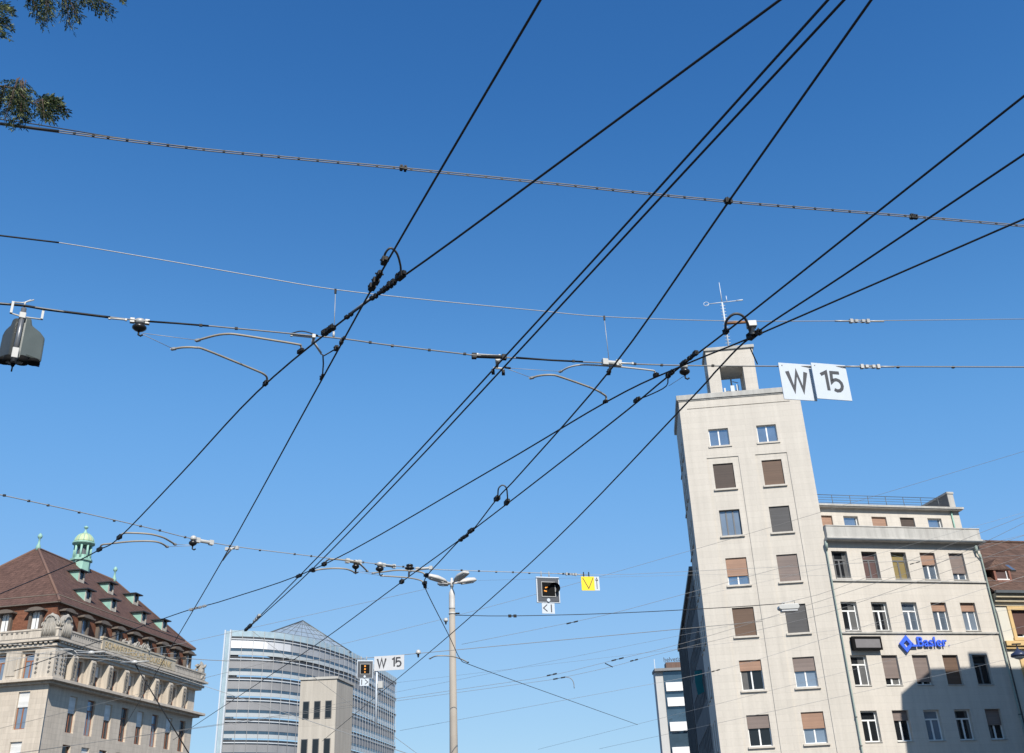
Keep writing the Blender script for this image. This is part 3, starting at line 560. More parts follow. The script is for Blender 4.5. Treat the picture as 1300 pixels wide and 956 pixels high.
# little green-cheeked dormers on the long slope
BI = BM.inverted(); camL = BI @ CAM
nsl = Vector((0, -(RZ-zb), ry-B_[0][1])).normalized()
def on_slope(p):
    d = (BI.to_3x3() @ ray(p)); o = Vector((B_[0][0], B_[0][1], zb)); t = (o - camL).dot(nsl) / d.dot(nsl); return camL + d*t
for px in ((97, 734), (134.5, 749), (166.5, 763), (105, 758.5), (137.5, 770.5), (176, 786.5), (202.5, 796)):
    c = on_slope(px); s = .62
    ys = lambda z: c.y + (z - c.z) * (ry - B_[0][1]) / (RZ - zb)
    zt = c.z + .75; zb_ = c.z - .55; yf = ys(zb_) - .05
    m = MB(lambda p: (p.y, p.x, p.z)); m.prism([(yf, zb_), (yf, zt), (ys(zt) + .05, zt)], c.x - s, c.x - s + .1); d_ = m.build('roof_dormer', COPPER, BK)
    m2 = MB(lambda p: (p.y, p.x, p.z)); m2.prism([(yf, zb_), (yf, zt), (ys(zt) + .05, zt)], c.x + s - .1, c.x + s); m2.build('cheek', COPPER, d_)
    m2 = MB(); m2.box(c.x - s, c.x + s, yf-.06, yf-.003, zb_-.05, zb_+.3); m2.box(c.x-s, c.x-s+.25, yf-.06, yf-.003, zb_+.3, zt); m2.box(c.x+s-.25, c.x+s, yf-.06, yf-.003, zb_+.3, zt); m2.build('front', SAND2, d_)
    m2 = MB(); m2.box(c.x - s + .25, c.x + s - .25, yf+.02, yf+.05, zb_+.3, zt); m2.build('pane', DGLASS, d_)
    m2 = MB(); m2.box(c.x - s - .3, c.x + s + .35, yf-.45, ys(zt)+.4, zt, zt+.13); m2.build('dormer_roof', DARKMET, d_)
# cupola and finials
def on_ridge(p):
    d = (BI.to_3x3() @ ray(p)); t = (ry - camL.y) / d.y; return camL + d*t
cu = on_ridge((101.5, 722)); cb = Vector((cu.x, ry, 0))
zz = lambda p: on_ridge(p).z
z1, z2, z3, z4, z5, z6 = zz((97, 708)), zz((100.5, 705)), zz((102.5, 692)), zz((103.3, 688)), zz((105, 676)), zz((106.6, 666))
m = MB(); m.lathe([(1.25, RZ-3.2), (1.2, z1-.3), (1.42, z1-.25), (1.42, z1), (1.2, z1+.08)], (cb.x, cb.y, 0), 8); cp = m.build('cupola', COPPER, BK)
m = MB()
for k in range(8):
    a_ = R(22.5 + 45*k); m.tube([(cb.x + 1.05*math.cos(a_), cb.y + 1.05*math.sin(a_), z2-.4), (cb.x + 1.0*math.cos(a_), cb.y + 1.0*math.sin(a_), z3+.1)], .15, 6)
m.lathe([(1.16, z1+.02), (1.14, z2+.05)], (cb.x, cb.y, 0), 8); m.lathe([(1.1, z3), (1.15, z3+.15), (1.42, z3+.22), (1.42, z4), (1.25, z4+.05)], (cb.x, cb.y, 0), 16); m.build('lantern', COPPER, cp)
m = MB(); m.lathe([(.62, z2), (.62, z3+.05)], (cb.x, cb.y, 0), 8); m.build('lantern_core', mat('grey_louvre', (.12, .13, .14), .7, .3, 4), cp)
h = z5 - z4; m = MB(); m.lathe([(1.24, z4+.03)] + [(1.24*math.cos(t*math.pi/20), z4 + .05 + h*math.sin(t*math.pi/20)*.98) for t in range(1, 9)] + [(.2, z5+.02)], (cb.x, cb.y, 0), 16); dmo = m.build('dome', COPPER2, cp)
m = MB()
for k in range(12):
    a_ = R(30*k); m.tube([(cb.x + 1.25*math.cos(t*math.pi/20)*math.cos(a_), cb.y + 1.25*math.cos(t*math.pi/20)*math.sin(a_), z4 + .05 + h*math.sin(t*math.pi/20)) for t in range(0, 9)], .045, 5)
m.build('dome_rib', COPPER, cp)
def finial(x, y, z, top, mt=COPPER): m = MB(); hh = top - z; m.lathe([(.32, z-.3), (.3, z+.1*hh), (.14, z+.3*hh), (.1, z+.62*hh), (.24, z+.68*hh), (.3, z+.8*hh), (.2, z+.9*hh), (.04, z+hh)], (x, y, 0), 10); return m.build('finial', mt, BK)
finial(cb.x, cb.y, z5, z6); finial(rx0, ry, RZ, RZ+1.9); finial(rx1, ry, RZ, RZ+1.9)

# ================================================================== curved glass office building in the centre
GB = thing('glass_building', (-48, 197, 0), 'curved glass office building with ribbon windows and a pyramid glass roof', 'building')
pts = [(-54.4, 193.4), (-51.1, 194.7), (-48.3, 196.4), (-46, 198.4), (-43.4, 202), (-40.5, 208), (-38.4, 214.4), (-36.5, 221), (-34, 238), (-31.7, 257)]
cv = spline([(x, y, 0) for x, y in pts], 4); H = 40.0; FH = 3.6
def strip(m, z0, z1, off, th=.15):                  # a band following the curve, pushed outward by off
    n = len(cv); nr = []
    for i in range(n):
        t = (cv[min(i+1, n-1)] - cv[max(i-1, 0)]).normalized(); nr.append(Vector((t.y, -t.x, 0)))
    for i in range(n-1):
        a, b = cv[i] + nr[i]*off, cv[i+1] + nr[i+1]*off; c, d = cv[i] + nr[i]*(off-th), cv[i+1] + nr[i+1]*(off-th)
        for q in ([a, b], [c, d]): m.face([(q[0].x, q[0].y, z0), (q[1].x, q[1].y, z0), (q[1].x, q[1].y, z1), (q[0].x, q[0].y, z1)])
        for z in (z0, z1): m.face([(a.x, a.y, z), (b.x, b.y, z), (d.x, d.y, z), (c.x, c.y, z)])
SPAND = mat('white_spandrel', (.50, .52, .54), .35, .06, .4); GREYS = mat('grey_blind_band', (.23, .23, .235), .6, .2, .5); PALEG = mat('pale_glass_band', (.40, .425, .43), .25, .06, .4)
RIBB = glass_mat('ribbon_glass', (.075, .12, .16), .6, metal=.45, rough=.06); BALU = glass_mat('balustrade_glass', (.38, .47, .50), .5, metal=.2, rough=.2)
BLINDW = mat('white_blind_band', (.66, .67, .68), .6, .1, .25); GREYL = mat('pale_grey_band', (.31, .32, .335), .5, .2, .5)
for k in range(10):
    z = H - FH*k
    for nm, mt, a_, b_, of in (('roof_edge' if k == 0 else 'sun_shade', DARKMET, z-.26, z, .4), ('fascia', SPAND, z-.52, z-.26, .3), ('upper_band', GREYL if k == 0 else GREYS, z-2.05, z-.52, .05), ('ribbon_window', RIBB, z-2.6, z-2.05, 0), ('spandrel', PALEG, z-3.28, z-2.6, .1)):
        m = MB(); strip(m, a_, b_, of); m.build(nm, mt, GB, True)
cvf = cv; cv = cvf[:9]; m = MB(); strip(m, H-2.05, H-.52, .1); m.build('white_blind', BLINDW, GB, True); cv = cvf[8:15]; m = MB(); strip(m, H-2.05, H-.52, .09); m.build('white_blind', mat('half_lowered_blind', (.5, .51, .53), .6, .1, .3), GB, True); cv = cvf
m = MB(); strip(m, H, H+1.1, .38, .04); m.build('balustrade', BALU, GB, True)
m = MB()
acc = 0.0
for i in range(len(cv)-1):
    sg_ = cv[i+1] - cv[i]; L_ = sg_.length; t_ = sg_.normalized(); n_o = Vector((t_.y, -t_.x, 0)); d_ = acc
    while d_ < L_: p = cv[i] + t_*d_ + n_o*.5; m.tube([(p.x, p.y, H - 34), (p.x, p.y, H + 1.1)], .045, 5); d_ += 2.0
    acc = d_ - L_
m.build('facade_mullion', GALV, GB, True)
m = MB(); poly = [(p.x, p.y) for p in cv] + [(-46, 257), (-54.3, 199)]
m.plan(poly, H-.35, H-.05); m.build('roof', ZINC, GB, True)
m = MB(); m.box(-55.3, -54.3, 193.2, 199, 0, H+1.0); m.build('stair_tower', BALU, GB, True)
m = MB(); m.box(-55.6, -55.35, 193, 193.25, 0, H+1.2); m.box(-54.6, -54.35, 193, 193.25, 0, H+1.2); m.build('corner_post', SIGNW, GB, True)
ap = at_plane(((280+565/5.417), 770+98/5.417), (-42, 215, 0), Vector((0, 1, 0))); bl = at_plane((280+250/5.417, 770+210/5.417), (-46, 203, 0), Vector((0, 1, 0))); br_ = at_plane((280+900/5.417, 770+315/5.417), (-37.5, 219, 0), Vector((0, 1, 0)))
base = [bl, br_, br_ + Vector((-9, 19, 0)), bl + Vector((0, 22, 0))]
m = MB()
for i in range(4): m.face([base[i], base[(i+1) % 4], ap])
pg = m.build('glass_pyramid', glass_mat('pyramid_glass', (.42, .50, .55), .5, metal=.5, rough=.18), GB, True)
m = MB()
for i in range(4):
    m.tube([base[i], ap], .14, 6)
    for t in range(1, 9):
        q = base[i].lerp(base[(i+1) % 4], t/9); m.tube([q, ap.lerp(q, .06 + .0*t)], .045, 4)
    for t in range(1, 6): m.tube([base[i].lerp(ap, t/6), base[(i+1) % 4].lerp(ap, t/6)], .05, 4)
m.build('glazing_bar', ZINC, pg, True)

# ================================================================== low beige block and the far house with rooftop letters
bb = thing('low_building', (-17, 98, 0), 'low flat-roofed beige block in front of the curved glass building', 'building')
m = MB(); m.plan([(-19.3, 91.0), (-16.2, 91.0), (-15.5, 95.4), (-18.9, 95.6)], 0, 15.75); m.build('wall', stone_mat('beige_render', (.46, .42, .36), course=4, length=7, stain=.2), bb, True)
for r_ in range(4):
    for k in range(3): m = MB(); m.box(-19.0 + k*.95, -18.45 + k*.95, 90.93, 91.05, 12.6 - 3*r_, 14.0 - 3*r_); w_ = m.build('window', GREYP, bb, True); m = MB(); m.box(-18.95 + k*.95, -18.5 + k*.95, 90.9, 90.925, 12.66 - 3*r_, 13.94 - 3*r_); m.build('pane', DGLASS, w_, True)
m = MB(); m.plan([(-19.4, 90.9), (-16.1, 90.9), (-15.4, 95.5), (-19.0, 95.7)], 15.75, 15.95); m.build('roof_edge', LIME2, bb, True)
MB.shift = 0.8
fh = thing('far_building', (20, 150, 0), 'distant white flat-roofed building with a brown penthouse and dark rooftop lettering', 'building')
m = MB(); m.box(17.2, 25.5, 149.2, 151.5, 0, 23.9); m.build('wall', mat('pale_far_render', (.46, .45, .43), .85, .1, .6), fh, True)
for z in (9.6, 12.8, 16.0, 19.2, 21.2): m = MB(); m.box(18.5, 20.9, 148.7, 149.19, z, z + 1.15); m.build('balcony_front', mat('bright_render', (.70, .69, .67), .7, .04, .6), fh, True)
m = MB(); m.box(20.95, 21.5, 148.75, 149.19, 6, 23.2); m.build('lift_shaft', MATS['bright_render'], fh, True)
m = MB(); m.box(18.3, 20.9, 149.1, 149.19, 6, 23.9); m.build('glazing', RIBB, fh, True)
m = MB(); m.box(17.1, 23.6, 148.5, 151.8, 23.9, 24.25); m.build('roof_slab', mat('grey_slab', (.2, .2, .2), .8, .15, 1), fh, True)
m = MB(); m.box(18.9, 21.35, 149.6, 151.4, 24.25, 25.15); m.build('penthouse', slat_mat('brown_cladding', (.12, .065, .045), .25, dark=.7, axis=0), fh, True)
m = MB(); m.box(21.4, 25, 149.3, 151.5, 23.0, 25.35); m.build('stair_head', mat('cream_far', (.5, .47, .4), .8, .08, 1), fh, True)
m = MB(); m.box(17.2, 17.3, 149.0, 149.1, 24.25, 25.6); m.build('chimney_pipe', SIGNW, fh, True)
text_part('lettering', 'helvetia', .84, .08, SIGNK, fh, (18.62 - 20 + .8, 149.7 - 150, 25.3), bold=.004, sx=.97)
m = MB(); m.box(18.7, 21.8, 149.75, 149.79, 25.2, 25.24)
m.build('letter_rail', ZINC, fh, True)

MB.shift = 0.0

# ================================================================== unseen block added across the side street to shade the lower right
ob = thing('shade_casting_block', (40, 50, 0), 'unseen beige office block added across the side street to shade the lower right', 'building', rz=R(12.75))
OH = [(-7.4 + 2.4*k, -6.1 + 2.4*k, z, z + 1.8) for k in range(9) for z in (4.5, 8.0, 11.5, 15.0, 18.5)]
m = MB(lambda p: (p.x, 4 - p.y, p.z)); m.wall(-11, 16, 0, 22.8, OH, 0, .25); m.build('wall', MATS['beige_render'], ob)
m = MB(); m.box(-10.99, 15.99, -10, 3.7, 0, 22.8); m.build('core', MATS['beige_render'], ob)
m = MB(); m.prism([(-11.2, 22.8), (-11.0, 23.9), (-8.6, 25.4), (16.3, 26.0), (16.3, 22.8)], -10.2, 4.2); m.build('roof', TILE2, ob); m = MB(); m.box(-5.6, -4.2, 2.6, 3.6, 25.3, 26.9); m.build('chimney', MATS['red_brick'], ob); m = MB(); m.box(3.0, 5.2, 2.6, 3.6, 25.5, 26.8); m.build('chimney', MATS['red_brick'], ob)  # roofline and chimneys shaped for the edge of the shade they cast
for a, b, c, d in OH: window(ob, a, b, c, d, .2, WHITEP, DGLASS, lambda p: (p.x, 4 - p.y, p.z), 1)
tb = thing('banner', at_d((886, 851), 78), 'small teal banner hanging on the shaded flank of the tower', 'banner')
m = MB(); m.tube([(-.35, 0, 0), (.35, 0, 0)], .03, 6); m.build('rod', ZINC, tb)
m = MB(); m.prism([(-.25, -.02), (.3, -.02), (.22, -.9), (.3, -1.5), (-.2, -1.7), (-.3, -.8)], -.02, .02); m.build('cloth', mat('teal_cloth', (.01, .16, .17), .7, .2, 3), tb)

# ================================================================== ground
m = MB(); m.face([(-900, -400, 0), (900, -400, 0), (900, 1500, 0), (-900, 1500, 0)]); g = m.build('ground', mat('asphalt', (.055, .054, .052), .9, .25, .8, bump=.2)); tag(g, 'grey asphalt ground of the square', 'ground', kind='structure')
m = MB(); m.box(-5.5, 62, 60.5, 66.0, .0, .13); k_ = m.build('pavement', stone_mat('pavement_slabs', (.24, .235, .22), course=.8, length=.8)); k_.location.z = 0; tag(k_, 'pale slab pavement in front of the stone buildings', 'pavement', kind='structure')
# ================================================================== overhead tram wires
ZC = 7.0
def mesh_thing(name, mb, mt, label, cat, group=None, kind=None):
    c = sum(mb.v, Vector()) / len(mb.v); mb.v = [v - c for v in mb.v]
    o = mb.build(name, mt); o.location = c; return tag(o, label, cat, group, kind)
def zpts(px, z): return [at_z(p, z) for p in px]
def extend(pts, a=0.0, b=0.0):
    pts = [Vector(p) for p in pts]
    if a: pts.insert(0, pts[0] + (pts[0] - pts[1]).normalized() * a)
    if b: pts.append(pts[-1] + (pts[-1] - pts[-2]).normalized() * b)
    return pts
WG = 'contact wires of the tramway'
def contact(px, label, a=7.0, b=0.0, z=ZC, r=.0108):
    pts = extend(spline(zpts(px, z), 5), a*4, b); m = MB(); m.tube(pts, r, 8); return mesh_thing('contact_wire', m, WIRE, label, 'wire', WG)
W1 = contact([(686, 0), (490, 335), (398.6, 500), (283, 710), (202, 848)], 'black contact wire from the top edge, leftmost there, down to the bank building front', b=18)
W2 = contact([(990, 0), (580, 302), (441.5, 402), (326, 498), (231, 600), (152, 682), (126, 698), (88, 717), (0, 754)], 'black contact wire bending at two arms beside the copper cupola towards the left edge', b=8, z=ZC+.006)
W3 = contact([(1051, 0), (799, 280), (639, 455), (506, 600), (391, 720), (313, 799)], 'left wire of the close parallel pair ending above the glass building', z=ZC+.012)
W3b = contact([(1071.5, 0), (811.6, 280), (651, 454), (515, 600), (397, 722), (313.5, 799)], 'right wire of the close parallel pair ending above the glass building', z=ZC+.012)
W4 = contact([(1106, 0), (925, 256), (777, 467), (660, 602), (632, 632), (600, 673), (583, 686.5), (560, 711), (542, 731), (539, 742), (546, 760), (570, 807), (584, 836), (597, 844), (658, 866)], 'black contact wire pulled into a sharp kink left of the lamp pole head', b=16)
W5 = contact([(1300, 122), (1123, 262), (944, 404), (848, 478), (772, 540), (600, 673), (511, 738), (412, 811), (336, 862)], 'upper of the three black wires entering at the right edge, straight to the lower left', b=18, z=ZC+.006)
W6 = contact([(1300, 196), (1070, 350), (957, 425), (912, 468), (866, 518), (700, 690), (570, 807), (497, 868)], 'middle wire from the right edge that passes in front of the lamp pole shaft', b=18)
W7 = contact([(1300, 278), (1100, 365), (957, 427), (860, 467), (772, 509), (618, 600), (412, 716.5), (290, 760.5), (241, 774), (186, 793)], 'lowest and flattest black wire from the right edge, ending over the brown bank roof', b=8, z=ZC+.012)
def clamp_on(par, p, q, n=4, r=.022, z=ZC, mt=CLAMP, seed=0, name='clamp'):
    """a bolted clamp gripping the wire between two sight points"""
    a, b = at_z(p, z), at_z(q, z); t = (b - a).normalized(); s = Vector((0, 0, 1)); u = t.cross(s).normalized(); L = (b-a).length
    rg = random.Random(seed + int(p[0])); m = MB()
    m.obox((a+b)/2 + s*.006, t, u, s, L/2, r*.55, r*.6)
    for k in range(n):
        c = a.lerp(b, (k+.5)/n); m.obox(c + s*rg.uniform(0, .012), t, u, s, L/n*rg.uniform(.25, .42), r*rg.uniform(.8, 1.2), r*rg.uniform(.7, 1.25))
        m.tube([c + u*r*1.5 + s*.012, c - u*r*1.5 + s*.012], r*.28, 6); m.tube([c - s*r*.6, c + s*r*1.9], r*.25, 6)
    return m.build(name, mt, par, True)
clamp_on(W1, (484, 345), (470, 369), 3, .03); clamp_on(W1, (490, 328), (486, 336), 1, .03)
clamp_on(W1, (437.5, 428), (432, 438), 2, .018); clamp_on(W1, (428.5, 440), (425, 445), 1, .022); clamp_on(W1, (410, 476), (407, 482), 1, .02)
clamp_on(W2, (514, 346), (503, 355), 1, .035); clamp_on(W2, (502, 357), (484, 371), 4, .026); clamp_on(W2, (484, 371), (470, 381), 3, .02); clamp_on(W2, (448, 398), (438, 405), 2, .02); clamp_on(W2, (424, 415), (410, 425), 3, .032)
clamp_on(W2, (385, 444), (378, 449), 1, .022); clamp_on(W2, (340, 484), (334, 490), 1, .022); clamp_on(W2, (154, 680), (149, 684), 1, .028); clamp_on(W2, (129, 696.5), (123, 699.5), 1, .028)
m = MB(); m.tube([at_z((474, 376), ZC+.03), at_z((443, 399), ZC+.03)], .012, 8); m.build('splice_bar', GALV, W2, True)
clamp_on(W3, (330, 781), (322, 790), 3, .03, mt=GALV); clamp_on(W3, (319, 793), (311, 801), 2, .032)
clamp_on(W4, (926, 254), (923, 258), 1, .028, z=ZC); clamp_on(W4, (775, 470), (771, 476), 1, .022); clamp_on(W4, (594, 679), (583, 687), 3, .03); clamp_on(W4, (542.5, 729), (541, 733), 1, .03); clamp_on(W4, (539, 741), (540, 746), 1, .03)
clamp_on(W4, (633, 631), (629, 635), 1, .034)
clamp_on(W5, (646, 635), (641, 641), 1, .034); clamp_on(W5, (885, 447), (874, 457), 3, .022); clamp_on(W5, (872, 458), (864, 464), 3, .02); clamp_on(W5, (855, 471), (846, 479), 2, .024); clamp_on(W5, (812, 505), (805, 511), 1, .024); clamp_on(W5, (924, 419), (919, 424), 1, .03)
clamp_on(W5, (602, 671), (594, 677), 1, .03); clamp_on(W5, (512, 737), (508, 740), 1, .04)
clamp_on(W6, (966, 420), (950, 431), 3, .03); clamp_on(W6, (957, 424), (950, 430), 1, .04)
clamp_on(W7, (836, 475), (830, 478), 1, .022); clamp_on(W7, (771, 509), (766, 512), 1, .022); clamp_on(W7, (414, 715), (409, 718), 1, .03); clamp_on(W7, (383, 730), (376, 733), 1, .03); clamp_on(W7, (399, 722), (393, 725), 1, .03)
clamp_on(W7, (262, 769), (240, 775), 4, .024, mt=GALV)
def loop(par, px, z, label=None, r=.012):          # jumper loop: a bowed cable between two wires
    pts = spline([at_z(p, zz_) for p, zz_ in zip(px, z)], 6); m = MB(); m.tube(pts, r, 8); return m.build('jumper_cable', mat('grey_jumper', (.075, .075, .075), .6, .3, 20), par, True)
loop(W1, [(487.5, 334), (489, 322), (496, 315), (504, 322), (508.5, 338), (508.5, 349)], [7.02, 7.07, 7.1, 7.1, 7.07, 7.02])
loop(W4, [(632, 629), (633, 620), (638, 616), (643, 620), (644.5, 634)], [7.02, 7.1, 7.14, 7.1, 7.02])
loop(W5, [(921, 421), (922, 408), (930, 399.5), (939, 399), (947, 406), (953, 423)], [7.02, 7.08, 7.12, 7.12, 7.1, 7.02], r=.016)
m = MB(); m.tube(spline([at_z((952, 441), 6.97), at_z((956, 450), 6.93), at_z((961.5, 462), 6.9)], 4), .008, 6); m.build('loose_cable', WIRE, W6, True)
m = MB(); m.tube([at_z((922, 410.5), 7.12), at_z((947, 409), 7.12)], .018, 8); m.build('rusty_bar', RUSTY, W6, True)
c = at_z((954, 412), 7.1); m = MB(); m.box(c.x-.055, c.x+.055, c.y-.05, c.y+.05, c.z-.04, c.z+.035); m.tube([c, at_z((956, 424), 7.0)], .03, 8); m.build('anchor_block', GALV, W6, True, bevel=.008)

# ------------------------------------------------------------------ span ropes
SG = 'span ropes across the tram wires'
def rope(px, label, z, mt, r, a=5.0, b=5.0, twin=0.0, name='span_wire', step=5):
    pts = extend(spline([at_z(p, zz_) for p, zz_ in zip(px, z)] if isinstance(z, list) else zpts(px, z), step), a, b); m = MB()
    if twin:
        for s_ in (-1, 1): m.tube([p + Vector((0, 0, s_*twin)) for p in pts], r, 6)
    else: m.tube(pts, r, 6)
    return mesh_thing(name, m, mt, label, 'wire', SG)
def beads(par, px, z, size, mt=CLAMP, ln=1.3, name='rope_clip'):
    for p in px:
        c = at_z(p, z); t = Vector((1, .2, 0)).normalized(); m = MB(); m.obox(c, t, Vector((-.2, 1, 0)).normalized(), Vector((0, 0, 1)), size*ln, size, size); m.build(name, mt, par, True)
def along(px, n, jit=.12, seed=1):
    rg = random.Random(seed); out = []; seg = [math.dist(px[i], px[i+1]) for i in range(len(px)-1)]; tot = sum(seg)
    for k in range(n):
        d = tot*(k+.5+rg.uniform(-jit, jit))/n; i = 0
        while i < len(seg)-1 and d > seg[i]: d -= seg[i]; i += 1
        f = d/seg[i]; out.append((px[i][0]*(1-f)+px[i+1][0]*f, px[i][1]*(1-f)+px[i+1][1]*f))
    return out
pA = [(0, 157), (75, 167), (260, 190), (512, 214), (700, 233), (925, 256), (1160, 275), (1300, 287)]
SA = rope(pA, 'clipped twin grey span rope nearest the top, running the full width', 7.06, mat('clipped_rope', (.17, .165, .155), .65, .25, 40), .0052, twin=.0095)
beads(SA, along([(80, 167.5), (260, 190), (512, 214)], 18, seed=2) + along([(512, 214), (700, 233), (925, 256), (1160, 275), (1300, 287)], 34, seed=3), 7.06, .0078)
m = MB(); m.tube([at_z((0, 157), 7.06), at_z((40, 162.5), 7.06), at_z((75, 167), 7.06)], .013, 6); m.build('wrapped_end', CLAMP, SA, True)
m = MB(); m.tube(spline([at_z((-20, 149), 7.12), at_z((40, 157), 7.12), at_z((150, 175), 7.08), at_z((250, 188.5), 7.06)], 4), .0045, 6); m.build('tail_rope', WIRE, SA, True)
for p in ((512, 214), (925, 256), (1160, 275.5)): clamp_on(SA, (p[0]-5, p[1]-.5), (p[0]+5, p[1]+.5), 2, .02, z=7.06)
pC = [(0, 385), (30, 388), (100, 398), (160, 405), (188, 408), (251, 412.5), (300, 417), (364, 423), (439, 430.5), (485, 437), (580, 448.4), (610, 451.5), (700, 457.5), (775, 461), (870, 464), (990, 465), (1300, 466)]
SC = rope(pC, 'dark span rope carrying the steady arms and the white W 15 panels', 7.1, ROPE, .0085)
m = MB(); m.tube(spline(zpts([(0, 385.5), (30, 388), (60, 393), (100, 398), (140, 403)], 7.1), 4), .0145, 8); m.build('wrapped_section', CLAMP, SC, True); m = MB(); m.tube(zpts([(188, 408), (225, 410.5), (265, 413.8)], 7.1), .0115, 8); m.build('wrapped_section', CLAMP, SC, True); m = MB(); m.tube(zpts([(655, 454), (700, 457.3), (740, 459.3)], 7.1), .0125, 8); m.build('wrapped_section', CLAMP, SC, True)
beads(SC, [(255, 413), (300, 417), (470, 434.7), (498, 439), (545, 444.4), (590, 449.3), (728, 458.5), (806, 462), (840, 463.5), (1140, 466), (1210, 466.2), (905, 464.3)], 7.1, .013)
# steel node fittings on the span
def bell(par, p, z, r=.075, cap=PORC, dark=DPORC, s=1.0, hook=True):
    c = at_z(p, z); m = MB(); m.lathe([(r*.35, .05*s), (r*.55, .03*s), (r, .0), (r*1.0, -.02*s), (r*.7, -.04*s), (r*.3, -.055*s)], c, 14); o = m.build('insulator', dark, par, True)
    m = MB(); m.lathe([(r*.5, .03*s), (r*.75, .045*s), (r*.7, .085*s), (r*.3, .1*s)], c, 12); m.build('cap', cap, o, True)
    if hook: m = MB(); m.tube([c + Vector((0, 0, -.05*s)), c + Vector((.0, 0, -.1*s)), c + Vector((.025*s, 0, -.115*s)), c + Vector((.05*s, 0, -.1*s))], .011*s, 6); m.build('hook', CLAMP, o, True)
    return c
bell(SC, (177, 415), 7.04, .078, cap=GALV); bell(SC, (869, 471), 7.03, .068)
def yoke(par, p, q, z, r=.02, mt=GALV): m = MB(); a, b = at_z(p, z), at_z(q, z); m.tube([a, b], r, 8); t = (b-a).normalized(); u = t.cross(Vector((0,0,1))); [m.obox(c_, t, u, Vector((0,0,1)), r*1.15, r*1.1, r*1.3) for c_ in (a, b)]; return m.build('fitting', mt, par, True, bevel=.004)
yoke(SC, (168, 407), (187, 409), 7.1, .022); yoke(SC, (139, 404), (160, 406), 7.09, .011); yoke(SC, (370, 425.5), (398, 428.5), 7.09, .012, PORC); yoke(SC, (398.5, 427), (397.5, 434), 7.07, .018, PORC)
yoke(SC, (602, 452), (640, 453.5), 7.1, .026, CLAMP); yoke(SC, (606, 450), (634, 451.5), 7.12, .012, LROPE); yoke(SC, (768, 460), (785, 461.5), 7.1, .032, PORC); yoke(SC, (787, 461), (803, 461.5), 7.09, .012, PORC)
m = MB(); m.tube(spline([at_z((369, 423.5), 7.12), at_z((384, 420.5), 7.14), at_z((404, 426), 7.1)], 4), .007, 6); m.build('bow', WIRE, SC, True)
# hanger below the span for the crossing wires: rod and a forked strap
hg = MB(); hg.tube([at_z((398, 434), 7.06), at_z((407.5, 448), 7.02)], .014, 8); HG = mesh_thing('wire_hanger', hg, PORC, 'pale rod with a forked black strap holding the crossing wire left of centre', 'hanger')
m = MB(); m.tube([at_z((407, 449), 7.02), at_z((411.5, 451.5), 7.02), at_z((427, 442.5), 7.01)], .008, 6); m.tube([at_z((410, 451), 7.02), at_z((410.5, 462), 7.015), at_z((409.5, 476), 7.01)], .009, 6); m.build('strap', WIRE, HG, True)
hg = MB(); hg.tube([at_z((632, 455), 7.08), at_z((631, 466), 7.03)], [.035, .016], 8); HG2 = mesh_thing('wire_hanger', hg, GALV, 'hanger with a double claw holding the close parallel pair of wires', 'hanger')
m = MB(); m.tube([at_z((626, 471), 7.0), at_z((627, 467), 7.035), at_z((638, 468), 7.035), at_z((639.5, 472), 7.0)], .015, 8); m.build('claw', PORC, HG2, True)
m = MB(); m.tube([at_z((641, 466.5), 7.04), at_z((648, 467.5), 7.04)], .014, 8); [m.obox(at_z(p, 7.0), Vector((0, 1, 0)), Vector((1, 0, 0)), Vector((0, 0, 1)), .045, .02, .02) for p in ((626, 472), (639, 473))]; m.build('clamp', CLAMP, HG2, True)
hg = MB(); hg.tube([at_z((776, 465), 7.07), at_z((772.5, 472), 7.02)], .02, 8); HG3 = mesh_thing('wire_hanger', hg, GALV, 'short clamp hanger under the white block fitting on the span rope', 'hanger')
m = MB(); m.box(-.02, .02, -.04, .04, -.02, .03); m.v = [v + at_z((773, 473), 7.01) for v in m.v]; m.build('clamp', CLAMP, HG3, True)
hg = MB(); hg.tube(spline([at_z((848, 478), 7.01), at_z((846, 490), 7.0), at_z((828, 500), 7.0), at_z((808, 508), 7.0)], 3), .008, 6); HG4 = mesh_thing('wire_hanger', hg, WIRE, 'thin black bent strap hanging under the junction left of the tower turret', 'hanger')
m = MB(); m.tube([at_z((849, 490), 7.0), at_z((869, 477), 7.0)], .0035, 5); m.build('guy_wire', LROPE, HG4, True)
# upper carrier rope with droppers
a_ = at_z((425, 429), 7.1); b_ = at_z((773, 461), 7.1); nC = Vector((b_.y - a_.y, -(b_.x - a_.x), 0)).normalized()
pB = [(-30, 295), (0, 299), (75, 308), (200, 329), (320, 350), (425, 367.5), (560, 382.5), (680, 394), (767, 402), (918, 407.3), (1060, 407.5), (1300, 405)]
m = MB(); m.tube(spline([at_plane(p, a_, nC) for p in pB], 5), .0055, 6); SB = mesh_thing('carrier_rope', m, LROPE, 'thin pale upper rope with two vertical droppers above the dark span rope', 'wire')
m = MB(); m.tube(spline([at_plane(p, a_, nC) for p in pB[:3]], 4), .0095, 6); m.build('wrapped_end', CLAMP, SB, True)
for p, q in (((426, 368), (424, 421)), ((767, 402), (773, 456))):
    t_, u_ = at_plane(p, a_, nC), at_plane(q, a_, nC); m = MB(); m.tube([t_, u_], .0045, 6); d_ = m.build('dropper', LROPE, SB, True)
    m = MB(); m.obox(t_ + Vector((0, 0, -.02)), Vector((1, 0, 0)), Vector((0, 1, 0)), Vector((0, 0, 1)), .012, .012, .03); m.build('clip', CLAMP, d_, True)
m = MB(); c = at_plane((423.5, 428), a_, nC); m.tube([c + Vector((0, 0, .07)), c - Vector((0, 0, .0))], .014, 6); m.build('thimble', PORC, SB, True)
